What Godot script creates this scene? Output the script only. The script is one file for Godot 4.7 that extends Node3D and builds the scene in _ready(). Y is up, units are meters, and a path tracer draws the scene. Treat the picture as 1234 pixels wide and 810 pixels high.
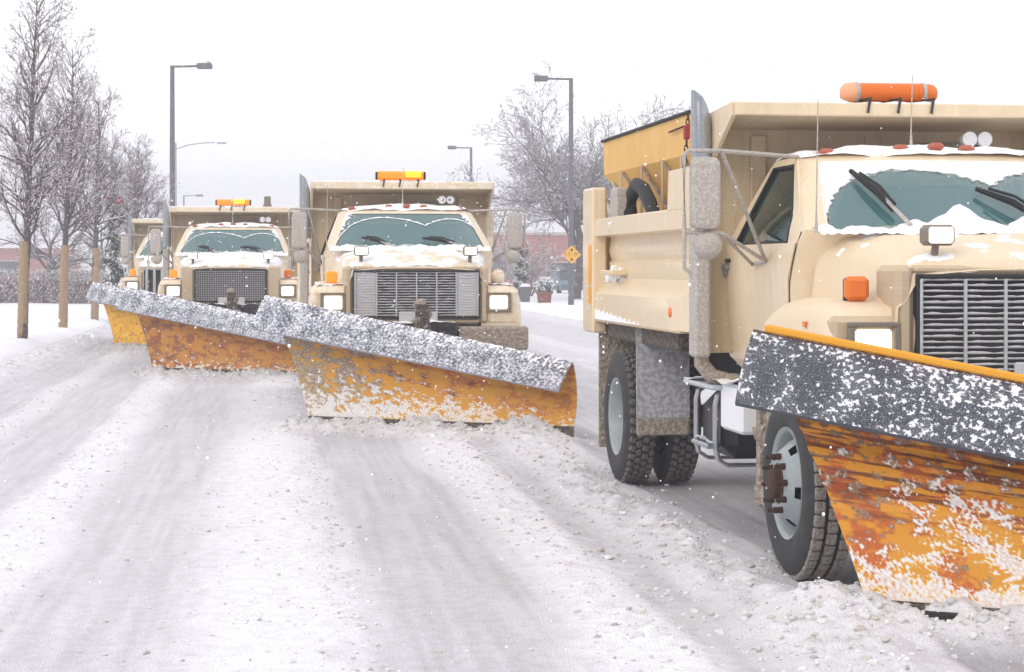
extends Node3D

const EYE := 1.667            # camera height
const FOCAL := 2390.0         # in pixels of an 810 pixel high picture
const HORIZON := 321.4
const ROAD := 0.1222          # the road's turn, radians

var rng := RandomNumberGenerator.new()
var M := {}                   # materials
var counts := {}


# ------------------------------------------------------------------ mesh builder
class MB:
	var v := PackedVector3Array()
	var uv := PackedVector2Array()
	var has_uv := false

	func tri(a, b, c, ua := Vector2.ZERO, ub := Vector2.ZERO, uc := Vector2.ZERO):
		v.append(a); v.append(b); v.append(c)
		uv.append(ua); uv.append(ub); uv.append(uc)

	func quad(a, b, c, d, ua := Vector2.ZERO, ub := Vector2.ZERO, uc := Vector2.ZERO, ud := Vector2.ZERO):
		tri(a, b, c, ua, ub, uc)
		tri(a, c, d, ua, uc, ud)

	func box(center: Vector3, size: Vector3, bevel := 0.0, basis := Basis()):
		var h := size * 0.5
		var b: float = min(bevel, min(h.x, min(h.y, h.z)) * 0.9)
		if b <= 0.0:
			var c := []
			for k in 8:
				c.append(center + basis * Vector3(h.x if k & 1 else -h.x, h.y if k & 2 else -h.y, h.z if k & 4 else -h.z))
			quad(c[4], c[5], c[7], c[6]); quad(c[1], c[0], c[2], c[3])
			quad(c[5], c[1], c[3], c[7]); quad(c[0], c[4], c[6], c[2])
			quad(c[6], c[7], c[3], c[2]); quad(c[0], c[1], c[5], c[4])
			return
		# three points at each corner, one on each face
		var pt := func(s: Vector3, axis: int) -> Vector3:
			var q := Vector3(s.x * (h.x - b), s.y * (h.y - b), s.z * (h.z - b))
			q[axis] = s[axis] * h[axis]
			return center + basis * q
		for axis in 3:
			var a1 := (axis + 1) % 3
			var a2 := (axis + 2) % 3
			for sg in [-1.0, 1.0]:
				var f := []
				for w in [[-1.0, -1.0], [1.0, -1.0], [1.0, 1.0], [-1.0, 1.0]]:
					var s := Vector3()
					s[axis] = sg; s[a1] = w[0]; s[a2] = w[1]
					f.append(pt.call(s, axis))
				if sg > 0: quad(f[0], f[1], f[2], f[3])
				else: quad(f[3], f[2], f[1], f[0])
			# edges along this axis
			for w in [[-1.0, -1.0], [1.0, -1.0], [1.0, 1.0], [-1.0, 1.0]]:
				var s0 := Vector3()
				s0[axis] = -1.0; s0[a1] = w[0]; s0[a2] = w[1]
				var s1 := s0
				s1[axis] = 1.0
				var A = pt.call(s0, a1); var B = pt.call(s0, a2); var C = pt.call(s1, a2); var D = pt.call(s1, a1)
				if w[0] * w[1] > 0: quad(A, B, C, D)
				else: quad(D, C, B, A)
		for k in 8:
			var s := Vector3(1.0 if k & 1 else -1.0, 1.0 if k & 2 else -1.0, 1.0 if k & 4 else -1.0)
			var a = pt.call(s, 0); var bb = pt.call(s, 1); var cc = pt.call(s, 2)
			if s.x * s.y * s.z > 0: tri(a, bb, cc)
			else: tri(a, cc, bb)

	func span(lo: Vector3, hi: Vector3, bevel := 0.0):
		box((lo + hi) * 0.5, (hi - lo).abs(), bevel)

	func frame_at(path: Array, k: int) -> Basis:
		var d: Vector3
		if k == 0: d = path[1] - path[0]
		elif k == path.size() - 1: d = path[k] - path[k - 1]
		else: d = (path[k + 1] - path[k]).normalized() + (path[k] - path[k - 1]).normalized()
		d = d.normalized()
		var up := Vector3.UP if absf(d.y) < 0.95 else Vector3.RIGHT
		var x := up.cross(d).normalized()
		return Basis(x, d.cross(x), d)

	func tube(path: Array, radius, sides := 8, caps := true):
		var rings := []
		for k in path.size():
			var f := frame_at(path, k)
			var r: float = radius[k] if radius is Array else radius
			var ring := []
			for j in sides:
				var a := TAU * j / sides
				ring.append(path[k] + f.x * (cos(a) * r) + f.y * (sin(a) * r))
			rings.append(ring)
		for k in rings.size() - 1:
			for j in sides:
				var i := (j + 1) % sides
				quad(rings[k][j], rings[k][i], rings[k + 1][i], rings[k + 1][j])
		if caps:
			for j in range(1, sides - 1):
				tri(rings[0][0], rings[0][j + 1], rings[0][j])
				var e = rings[rings.size() - 1]
				tri(e[0], e[j], e[j + 1])

	func lathe(profile: Array, at: Transform3D, segs := 24):
		# profile of (radius, along); turned round the y axis of AT
		for k in profile.size() - 1:
			for j in segs:
				var a0 := TAU * j / segs
				var a1 := TAU * (j + 1) / segs
				var p: Vector2 = profile[k]
				var q: Vector2 = profile[k + 1]
				var A := at * Vector3(cos(a0) * p.x, p.y, sin(a0) * p.x)
				var B := at * Vector3(cos(a1) * p.x, p.y, sin(a1) * p.x)
				var C := at * Vector3(cos(a1) * q.x, q.y, sin(a1) * q.x)
				var D := at * Vector3(cos(a0) * q.x, q.y, sin(a0) * q.x)
				if p.x < 1e-5: tri(A, D, C)
				elif q.x < 1e-5: tri(A, D, B)
				else: quad(A, D, C, B)

	func prism(poly: PackedVector2Array, l0: float, l1: float):
		# polygon of (forward, up), pushed out sideways from l0 to l1
		var pts := poly.duplicate()
		if Geometry2D.is_polygon_clockwise(pts): pts.reverse()
		var ix := Geometry2D.triangulate_polygon(pts)
		var lo: float = min(l0, l1)
		var hi: float = max(l0, l1)
		for k in range(0, ix.size(), 3):
			var a := pts[ix[k]]
			var b := pts[ix[k + 1]]
			var c := pts[ix[k + 2]]
			tri(Vector3(lo, a.y, a.x), Vector3(lo, b.y, b.x), Vector3(lo, c.y, c.x))
			tri(Vector3(hi, a.y, a.x), Vector3(hi, c.y, c.x), Vector3(hi, b.y, b.x))
		for k in pts.size():
			var a := pts[k]
			var b := pts[(k + 1) % pts.size()]
			quad(Vector3(lo, a.y, a.x), Vector3(hi, a.y, a.x), Vector3(hi, b.y, b.x), Vector3(lo, b.y, b.x))

	func grid(rows: Array, flip := false):
		has_uv = true
		var nr := rows.size()
		for r in nr - 1:
			var n: int = rows[r].size()
			for k in n - 1:
				var u0 := Vector2(float(k) / (n - 1), 1.0 - float(r) / (nr - 1))
				var u1 := Vector2(float(k + 1) / (n - 1), 1.0 - float(r) / (nr - 1))
				var u2 := Vector2(float(k + 1) / (n - 1), 1.0 - float(r + 1) / (nr - 1))
				var u3 := Vector2(float(k) / (n - 1), 1.0 - float(r + 1) / (nr - 1))
				if flip: quad(rows[r + 1][k], rows[r + 1][k + 1], rows[r][k + 1], rows[r][k], u3, u2, u1, u0)
				else: quad(rows[r][k], rows[r][k + 1], rows[r + 1][k + 1], rows[r + 1][k], u0, u1, u2, u3)

	func plate(rows: Array, back: Vector3):
		# a sheet of rows of points and the same sheet pushed back, closed round its rim
		var other := []
		for r in rows:
			var o := []
			for p in r: o.append(p + back)
			other.append(o)
		grid(rows)
		grid(other, true)
		var rim := func(a: Array, b: Array):
			for k in a.size() - 1: quad(a[k + 1], a[k], b[k], b[k + 1])
		rim.call(rows[0], other[0])
		var ra: Array = rows[rows.size() - 1].duplicate(); ra.reverse()
		var rb: Array = other[rows.size() - 1].duplicate(); rb.reverse()
		rim.call(ra, rb)
		var ca := []; var cb := []; var da := []; var db := []
		for k in rows.size():
			ca.append(rows[rows.size() - 1 - k][0]); cb.append(other[rows.size() - 1 - k][0])
			da.append(rows[k][rows[k].size() - 1]); db.append(other[k][rows[k].size() - 1])
		rim.call(ca, cb)
		rim.call(da, db)

	func loft(rings: Array, cap0 := true, cap1 := true):
		# closed rings of points
		for k in rings.size() - 1:
			var n: int = rings[k].size()
			for j in n:
				var i := (j + 1) % n
				quad(rings[k][j], rings[k][i], rings[k + 1][i], rings[k + 1][j])
		for e in [[cap0, rings[0], true], [cap1, rings[rings.size() - 1], false]]:
			if e[0]:
				var c := Vector3()
				for p in e[1]: c += p
				c /= e[1].size()
				for j in e[1].size():
					var i: int = (j + 1) % e[1].size()
					if e[2]: tri(c, e[1][i], e[1][j])
					else: tri(c, e[1][j], e[1][i])

	func mesh(crease := 42.0) -> ArrayMesh:
		var n := v.size()
		var pos := PackedVector3Array(); pos.resize(n)
		var nor := PackedVector3Array(); nor.resize(n)
		var uvs := PackedVector2Array(); uvs.resize(n)
		var fn := PackedVector3Array(); fn.resize(n / 3)
		for f in n / 3:
			fn[f] = (v[f * 3 + 1] - v[f * 3]).cross(v[f * 3 + 2] - v[f * 3])
		var lim := cos(deg_to_rad(crease))
		var near := {}
		if crease > 0:
			for i in n:
				var key := Vector3i((v[i] * 4000.0).round())
				if near.has(key): near[key].append(i / 3)
				else: near[key] = [i / 3]
		for f in n / 3:
			var me := fn[f].normalized()
			for k in 3:
				var i := f * 3 + k
				var sum := me
				if crease > 0:
					sum = Vector3()
					for g in near[Vector3i((v[i] * 4000.0).round())]:
						if fn[g].normalized().dot(me) > lim: sum += fn[g]
					sum = sum.normalized()
				var o: int = f * 3 + [0, 2, 1][k]
				pos[o] = v[i]; nor[o] = sum; uvs[o] = uv[i]
		var arr := []
		arr.resize(Mesh.ARRAY_MAX)
		arr[Mesh.ARRAY_VERTEX] = pos
		arr[Mesh.ARRAY_NORMAL] = nor
		if has_uv: arr[Mesh.ARRAY_TEX_UV] = uvs
		var m := ArrayMesh.new()
		if n: m.add_surface_from_arrays(Mesh.PRIMITIVE_TRIANGLES, arr)
		return m


# ------------------------------------------------------------------ naming and placing
func numbered(called: String) -> String:
	counts[called] = counts.get(called, -1) + 1
	return called if counts[called] == 0 else "%s_%03d" % [called, counts[called]]

func thing(called, label, category, at := Vector3.ZERO, turn := 0.0, group := "") -> Node3D:
	var o := Node3D.new()
	o.name = numbered(called)
	add_child(o)
	o.position = at
	o.rotation.y = turn
	o.set_meta("label", label)
	o.set_meta("category", category)
	if group: o.set_meta("group", group)
	return o

func part(parent: Node, called: String, shape, m: Material, crease := 42.0, label := "") -> MeshInstance3D:
	var o := MeshInstance3D.new()
	o.name = called
	o.mesh = shape.mesh(crease) if shape is MB else shape
	o.material_override = m
	if parent == self:
		o.name = numbered(called)
	parent.add_child(o, true)
	if label: o.set_meta("label", label)
	return o

func stuff(o: Node, label: String, category := ""):
	o.set_meta("kind", "stuff")
	if label: o.set_meta("label", label)
	if category: o.set_meta("category", category)


# ------------------------------------------------------------------ materials
func lin(r, g, b) -> Color:
	return Color(r, g, b).linear_to_srgb()

func noise_bytes(size: int, freq: float, sd: int, octaves := 4, kind := FastNoiseLite.TYPE_SIMPLEX_SMOOTH) -> PackedByteArray:
	var n := FastNoiseLite.new()
	n.noise_type = kind
	n.seed = sd
	n.frequency = freq
	n.fractal_octaves = octaves
	if octaves <= 1: n.fractal_type = FastNoiseLite.FRACTAL_NONE
	if kind == FastNoiseLite.TYPE_CELLULAR:
		n.cellular_return_type = FastNoiseLite.RETURN_DISTANCE
	var im := n.get_seamless_image(size, size)
	im.convert(Image.FORMAT_L8)
	return im.get_data()

# layers: [bytes, low, high, colour, share]; each lays its colour over what is below where its noise lies past low .. high
func layered(size: int, base: Color, layers: Array) -> ImageTexture:
	var data := PackedByteArray()
	data.resize(size * size * 3)
	var br := base.r8; var bg := base.g8; var bb := base.b8
	for i in size * size:
		data[i * 3] = br; data[i * 3 + 1] = bg; data[i * 3 + 2] = bb
	for y in layers:
		var n: PackedByteArray = y[0]
		var lut := PackedFloat32Array()
		lut.resize(256)
		for k in 256: lut[k] = smoothstep(y[1] * 255.0, y[2] * 255.0, float(k)) * y[4] if y[1] < y[2] else (1.0 - smoothstep(y[2] * 255.0, y[1] * 255.0, float(k))) * y[4]
		var cr: int = y[3].r8; var cg: int = y[3].g8; var cb: int = y[3].b8
		for i in size * size:
			var t := lut[n[i]]
			if t > 0.004:
				var j := i * 3
				data[j] = int(data[j] + (cr - data[j]) * t)
				data[j + 1] = int(data[j + 1] + (cg - data[j + 1]) * t)
				data[j + 2] = int(data[j + 2] + (cb - data[j + 2]) * t)
	return ImageTexture.create_from_image(Image.create_from_data(size, size, false, Image.FORMAT_RGB8, data))

func grey_tex(size: int, bytes: PackedByteArray) -> ImageTexture:
	return ImageTexture.create_from_image(Image.create_from_data(size, size, false, Image.FORMAT_L8, bytes))

func mat(color: Color, rough := 0.6, metal := 0.0) -> StandardMaterial3D:
	var m := StandardMaterial3D.new()
	m.albedo_color = color
	m.roughness = rough
	m.metallic = metal
	return m

func tmat(tex: Texture2D, tile: float, rough := 0.6, bump: Texture2D = null, depth := 0.3, world := false) -> StandardMaterial3D:
	var m := mat(Color.WHITE, rough)
	m.albedo_texture = tex
	m.uv1_triplanar = true
	m.uv1_world_triplanar = world
	m.uv1_scale = Vector3.ONE / tile
	if bump:
		m.heightmap_enabled = true
		m.heightmap_texture = bump
		m.heightmap_scale = depth
	return m

func glow(color: Color, energy: float) -> StandardMaterial3D:
	var m := mat(color, 0.3)
	m.emission_enabled = true
	m.emission = color
	m.emission_energy_multiplier = energy
	return m

func make_materials():
	var fine := noise_bytes(512, 0.09, 1, 3)
	var mid := noise_bytes(512, 0.03, 2, 4)
	var wide := noise_bytes(512, 0.009, 3, 4)
	var grain := noise_bytes(512, 0.25, 4, 2)
	var specks := noise_bytes(512, 0.06, 5, 2, FastNoiseLite.TYPE_CELLULAR)
	var tiny := noise_bytes(512, 0.16, 6, 2, FastNoiseLite.TYPE_CELLULAR)
	var clumps := noise_bytes(512, 0.022, 7, 5)
	var t_grain := grey_tex(512, grain)
	var t_mid := grey_tex(512, mid)
	var snowy := Color(0.93, 0.93, 0.95)
	var cream := Color(0.885, 0.80, 0.665)
	var grime := Color(0.56, 0.50, 0.43)
	var drips := Image.create_from_data(512, 512, false, Image.FORMAT_L8, noise_bytes(512, 0.022, 31, 3))
	drips.resize(512, 4096, Image.INTERPOLATE_BILINEAR)
	var streaks := drips.get_region(Rect2i(0, 0, 512, 512)).get_data()
	M.paint = tmat(layered(512, cream, [[wide, 0.3, 0.85, Color(0.86, 0.775, 0.64), 0.5], [streaks, 0.5, 0.9, Color(0.80, 0.72, 0.60), 0.28], [streaks, 0.45, 0.15, Color(0.915, 0.86, 0.77), 0.35], [grain, 0.62, 0.80, Color(0.76, 0.68, 0.56), 0.35], [tiny, 0.17, 0.06, snowy, 0.75], [specks, 0.10, 0.04, Color(0.60, 0.52, 0.42), 0.6]]), 0.9, 0.42)
	M.paint.clearcoat_enabled = true
	M.paint.clearcoat = 0.4
	M.paint.clearcoat_roughness = 0.15
	M.hoodpaint = tmat(layered(512, cream, [[streaks, 0.5, 0.9, Color(0.80, 0.72, 0.60), 0.25], [fine, 0.50, 0.68, Color(0.91, 0.88, 0.84), 0.6], [grain, 0.62, 0.80, Color(0.70, 0.62, 0.53), 0.4], [tiny, 0.16, 0.05, Color(0.58, 0.50, 0.42), 0.55], [specks, 0.09, 0.03, snowy, 0.8]]), 0.55, 0.55, t_grain, 0.1)
	M.dusty = tmat(layered(512, Color(0.875, 0.795, 0.675), [[wide, 0.42, 0.75, Color(0.91, 0.88, 0.83), 0.75], [mid, 0.62, 0.8, Color(0.74, 0.66, 0.53), 0.45], [fine, 0.55, 0.7, snowy, 0.5], [tiny, 0.2, 0.05, Color(0.62, 0.55, 0.44), 0.45]]), 0.9, 0.7, t_grain, 0.25)
	M.grimy = tmat(layered(512, Color(0.85, 0.775, 0.65), [[fine, 0.42, 0.66, Color(0.72, 0.64, 0.54), 0.7], [tiny, 0.26, 0.10, grime, 0.6], [grain, 0.54, 0.68, Color(0.52, 0.46, 0.41), 0.5], [specks, 0.16, 0.05, snowy, 0.6]]), 0.35, 0.8, t_grain, 0.2)
	M.bulkhead = tmat(layered(512, Color(0.86, 0.775, 0.64), [[streaks, 0.45, 0.9, Color(0.72, 0.64, 0.53), 0.4], [grain, 0.42, 0.62, Color(0.62, 0.56, 0.48), 0.5], [grain, 0.5, 0.7, Color(0.52, 0.47, 0.42), 0.5], [tiny, 0.17, 0.05, snowy, 0.7]]), 0.9, 0.8, t_grain, 0.2)
	M.frosted = tmat(layered(512, Color(0.62, 0.59, 0.56), [[mid, 0.4, 0.7, Color(0.73, 0.70, 0.67), 0.8], [fine, 0.55, 0.7, Color(0.86, 0.85, 0.85), 0.7], [tiny, 0.12, 0.04, Color(0.45, 0.41, 0.38), 0.5], [grain, 0.6, 0.78, Color(0.90, 0.90, 0.91), 0.4]]), 0.5, 0.8, t_grain, 0.15)
	M.chrome = tmat(layered(512, Color(0.62, 0.63, 0.66), [[mid, 0.55, 0.8, Color(0.72, 0.73, 0.76), 0.6], [tiny, 0.14, 0.05, snowy, 0.5]]), 0.6, 0.28)
	M.chrome.metallic = 0.85
	M.bare = tmat(layered(512, Color(0.70, 0.73, 0.75), [[mid, 0.5, 0.8, Color(0.60, 0.62, 0.64), 0.6], [tiny, 0.12, 0.05, Color(0.5, 0.45, 0.4), 0.6], [clumps, 0.62, 0.8, Color(0.80, 0.81, 0.82), 0.6]]), 0.5, 0.45)
	M.dark = tmat(layered(512, Color(0.12, 0.12, 0.13), [[clumps, 0.5, 0.75, Color(0.30, 0.27, 0.25), 0.7], [fine, 0.66, 0.8, Color(0.45, 0.43, 0.42), 0.5], [tiny, 0.14, 0.05, snowy, 0.8]]), 0.8, 0.85, t_grain, 0.3)
	M.slush = tmat(layered(512, Color(0.55, 0.49, 0.43), [[clumps, 0.35, 0.6, Color(0.70, 0.66, 0.62), 0.8], [fine, 0.5, 0.7, Color(0.36, 0.31, 0.27), 0.6], [grain, 0.55, 0.75, Color(0.84, 0.82, 0.81), 0.6]]), 0.6, 0.9, t_mid, 1.6)
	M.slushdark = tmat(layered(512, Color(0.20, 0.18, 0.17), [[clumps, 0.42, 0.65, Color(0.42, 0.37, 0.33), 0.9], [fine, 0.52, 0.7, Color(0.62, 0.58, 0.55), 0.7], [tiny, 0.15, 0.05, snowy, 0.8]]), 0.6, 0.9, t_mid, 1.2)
	M.flap = tmat(layered(512, Color(0.46, 0.46, 0.48), [[clumps, 0.30, 0.70, Color(0.74, 0.74, 0.77), 0.8], [fine, 0.40, 0.62, Color(0.80, 0.80, 0.83), 0.6], [grain, 0.45, 0.75, Color(0.84, 0.84, 0.86), 0.6], [tiny, 0.16, 0.04, Color(0.3, 0.3, 0.31), 0.5]]), 0.55, 0.85, t_grain, 0.3)
	M.tyre = tmat(layered(512, Color(0.155, 0.155, 0.165), [[wide, 0.45, 0.8, Color(0.24, 0.235, 0.24), 0.7], [tiny, 0.11, 0.04, snowy, 0.7], [fine, 0.70, 0.82, Color(0.42, 0.40, 0.39), 0.5]]), 0.7, 0.75)
	M.tread = tmat(layered(512, Color(0.17, 0.16, 0.16), [[mid, 0.40, 0.62, Color(0.46, 0.42, 0.39), 0.85], [grain, 0.50, 0.66, Color(0.74, 0.72, 0.71), 0.7]]), 0.45, 0.9, t_grain, 0.4)
	M.crusted = tmat(layered(512, Color(0.44, 0.41, 0.39), [[mid, 0.35, 0.6, Color(0.66, 0.62, 0.59), 0.85], [grain, 0.5, 0.66, Color(0.80, 0.78, 0.77), 0.6], [fine, 0.62, 0.75, Color(0.20, 0.19, 0.19), 0.7]]), 0.45, 0.9, t_grain, 0.4)
	M.rim = tmat(layered(512, Color(0.60, 0.64, 0.655), [[fine, 0.45, 0.7, Color(0.46, 0.47, 0.47), 0.6], [mid, 0.55, 0.75, Color(0.68, 0.69, 0.70), 0.6], [tiny, 0.14, 0.04, Color(0.38, 0.34, 0.31), 0.6], [fine, 0.66, 0.8, snowy, 0.5]]), 0.5, 0.4)
	M.rust = tmat(layered(512, Color(0.24, 0.14, 0.10), [[fine, 0.45, 0.7, Color(0.36, 0.22, 0.15), 0.8], [grain, 0.6, 0.8, Color(0.12, 0.09, 0.08), 0.7]]), 0.3, 0.85, t_grain, 0.2)
	M.hopper = tmat(layered(512, Color(0.87, 0.67, 0.31), [[wide, 0.35, 0.8, Color(0.89, 0.73, 0.42), 0.7], [grain, 0.62, 0.9, Color(0.80, 0.58, 0.24), 0.35], [tiny, 0.08, 0.03, Color(0.60, 0.42, 0.2), 0.4]]), 2.2, 0.5)
	var packed := noise_bytes(1024, 0.012, 21, 5)
	var packed_fine := noise_bytes(1024, 0.11, 22, 3)
	M.snow = tmat(layered(512, Color(0.945, 0.945, 0.955), [[mid, 0.5, 0.8, Color(0.91, 0.91, 0.93), 0.6], [fine, 0.6, 0.8, Color(0.975, 0.975, 0.98), 0.7]]), 0.8, 0.9, t_mid, 0.8)
	M.snow.subsurf_scatter_enabled = false
	M.lawn = tmat(layered(512, Color(0.95, 0.95, 0.965), [[wide, 0.45, 0.8, Color(0.925, 0.925, 0.945), 0.8], [fine, 0.6, 0.85, Color(0.97, 0.97, 0.975), 0.7]]), 2.5, 0.95, t_mid, 1.0, true)
	M.road = tmat(layered(1024, Color(1, 1, 1), [[packed, 0.42, 0.75, Color(0.95, 0.945, 0.945), 0.9], [packed_fine, 0.40, 0.72, Color(0.84, 0.84, 0.85), 0.75]]), 1.6, 0.92, grey_tex(1024, packed_fine), 0.35, true)
	M.road.vertex_color_use_as_albedo = true
	M.clod = tmat(layered(512, Color(1, 1, 1), [[fine, 0.45, 0.75, Color(0.85, 0.84, 0.83), 0.7]]), 0.15, 0.95)
	M.clod.vertex_color_use_as_albedo = true
	M.rubber = mat(Color(0.07, 0.07, 0.075), 0.7)
	M.blackplastic = mat(Color(0.10, 0.10, 0.11), 0.5)
	M.seat = mat(Color(0.16, 0.17, 0.18), 0.9)
	M.glass = mat(Color(0.40, 0.60, 0.61, 0.42), 0.03)
	M.glass.transparency = BaseMaterial3D.TRANSPARENCY_ALPHA
	M.sideglass = mat(Color(0.13, 0.23, 0.21, 0.80), 0.03)
	M.sideglass.transparency = BaseMaterial3D.TRANSPARENCY_ALPHA
	M.amber = mat(Color(0.90, 0.46, 0.10), 0.25)
	M.marker = mat(Color(0.66, 0.34, 0.24), 0.4)
	M.frostlens = mat(Color(0.93, 0.66, 0.50), 0.6)
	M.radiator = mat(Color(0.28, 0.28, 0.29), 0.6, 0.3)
	M.flake = mat(Color(0.96, 0.96, 0.97), 0.9)
	M.amber.backlight_enabled = true
	M.amber.backlight = Color(0.4, 0.2, 0.04)
	M.amberglow = glow(Color(1.0, 0.50, 0.05), 0.75)
	M.yellowglow = glow(Color(1.0, 0.74, 0.10), 1.0)
	M.lit = glow(Color(1.0, 0.965, 0.88), 2.2)
	M.bezel = tmat(layered(512, Color(0.50, 0.46, 0.40), [[fine, 0.45, 0.7, Color(0.36, 0.33, 0.30), 0.8], [grain, 0.6, 0.8, snowy, 0.6]]), 0.4, 0.7, t_grain, 0.2)
	M.slat = tmat(layered(512, Color(0.60, 0.60, 0.61), [[fine, 0.34, 0.56, Color(0.80, 0.80, 0.81), 0.9], [grain, 0.5, 0.7, Color(0.92, 0.92, 0.93), 0.6]]), 0.35, 0.7, t_grain, 0.2)
	M.core = mat(Color(0.07, 0.07, 0.075), 0.9)
	M.lens = mat(Color(0.90, 0.91, 0.93), 0.35)
	M.red = mat(Color(0.58, 0.10, 0.10), 0.6)
	M.yellowbar = tmat(layered(512, Color(0.88, 0.62, 0.10), [[fine, 0.55, 0.75, Color(0.76, 0.48, 0.08), 0.6], [tiny, 0.13, 0.05, Color(0.45, 0.28, 0.12), 0.7]]), 0.4, 0.5)
	M.reflector = mat(Color(0.90, 0.62, 0.08), 0.35)
	# plow faces, laid out along and up the moldboard
	M.deflect_near = deflector_material(false)
	M.deflect_far = deflector_material(true)
	M.pole = tmat(layered(512, Color(0.30, 0.31, 0.33), [[fine, 0.55, 0.72, Color(0.62, 0.62, 0.64), 0.7], [tiny, 0.16, 0.05, snowy, 0.8]]), 0.5, 0.7)
	M.galv = mat(Color(0.60, 0.61, 0.63), 0.6)
	M.bark = tmat(layered(512, Color(0.32, 0.27, 0.27), [[mid, 0.45, 0.7, Color(0.22, 0.18, 0.19), 0.7], [fine, 0.6, 0.75, Color(0.62, 0.60, 0.61), 0.5]]), 0.5, 0.9)
	M.twig = mat(Color(0.36, 0.27, 0.29), 0.9)
	M.twiggrey = mat(Color(0.43, 0.41, 0.42), 0.9)
	M.wrap = tmat(layered(512, Color(0.64, 0.54, 0.43), [[mid, 0.42, 0.66, Color(0.52, 0.42, 0.32), 0.8], [fine, 0.58, 0.75, Color(0.74, 0.64, 0.52), 0.6], [tiny, 0.14, 0.05, snowy, 0.6]]), 0.5, 0.95, t_grain, 0.3)
	M.needle = mat(Color(0.16, 0.24, 0.18), 0.9)
	M.spruce = mat(Color(0.25, 0.33, 0.33), 0.9)
	M.hedge = mat(Color(0.42, 0.35, 0.35), 0.95)
	M.brick = tmat(layered(512, Color(0.66, 0.42, 0.40), [[mid, 0.4, 0.7, Color(0.72, 0.50, 0.48), 0.8], [grain, 0.5, 0.7, Color(0.60, 0.36, 0.34), 0.5]]), 2.0, 0.9)
	M.stone = mat(Color(0.72, 0.68, 0.65), 0.9)
	M.pot = mat(Color(0.50, 0.28, 0.20), 0.9)
	M.pane = mat(Color(0.18, 0.22, 0.25), 0.1)
	M.signface = mat(Color(0.93, 0.70, 0.04), 0.5)
	M.ink = mat(Color(0.07, 0.07, 0.07), 0.7)
	M.car = mat(Color(0.30, 0.42, 0.47), 0.35)

# rubber deflector: slate, with snow stuck to it in flecks that thicken along the blade
func deflector_material(far: bool) -> StandardMaterial3D:
	var w := 1536
	var h := 192
	var n1 := FastNoiseLite.new(); n1.seed = 140; n1.frequency = 0.055; n1.fractal_octaves = 5; n1.fractal_gain = 0.62
	var n2 := FastNoiseLite.new(); n2.seed = 141; n2.frequency = 0.010; n2.fractal_octaves = 3
	var n3 := FastNoiseLite.new(); n3.seed = 142; n3.frequency = 0.30; n3.fractal_octaves = 2
	var data := PackedByteArray()
	data.resize(w * h * 3)
	for y in h:
		var q := 1.0 - (y + 0.5) / h
		for x in w:
			var t := (x + 0.5) / w
			var a := n1.get_noise_2d(x, y)
			var b := n2.get_noise_2d(x, y)
			var c := n3.get_noise_2d(x, y)
			var col := Color(0.24, 0.245, 0.285).lerp(Color(0.33, 0.335, 0.37), smoothstep(-0.3, 0.4, b + c * 0.4))
			if far:
				col = col.lerp(Color(0.66, 0.67, 0.72), smoothstep(-0.42, 0.12, a * 0.6 + c * 0.55 + b * 0.3) * 0.9)
				col = col.lerp(Color(0.86, 0.86, 0.89), smoothstep(0.0, 0.25, a + c * 0.3 + b * 0.3) * 0.9)
			else:
				var much := smoothstep(0.02, 0.30, t) * 0.16 + smoothstep(0.72, 1.0, q) * 0.22 + b * 0.32
				col = col.lerp(Color(0.90, 0.90, 0.93), smoothstep(0.27, 0.36, a * 1.0 + c * 0.12 + much - 0.02))
				if c > 0.42: col = col.lerp(Color(0.85, 0.85, 0.88), 0.7)
			var i := (y * w + x) * 3
			data[i] = int(col.r * 255.0); data[i + 1] = int(col.g * 255.0); data[i + 2] = int(col.b * 255.0)
	var m := mat(Color.WHITE, 0.75)
	m.albedo_texture = ImageTexture.create_from_image(Image.create_from_data(w, h, false, Image.FORMAT_RGB8, data))
	m.texture_repeat = false
	return m

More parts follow.
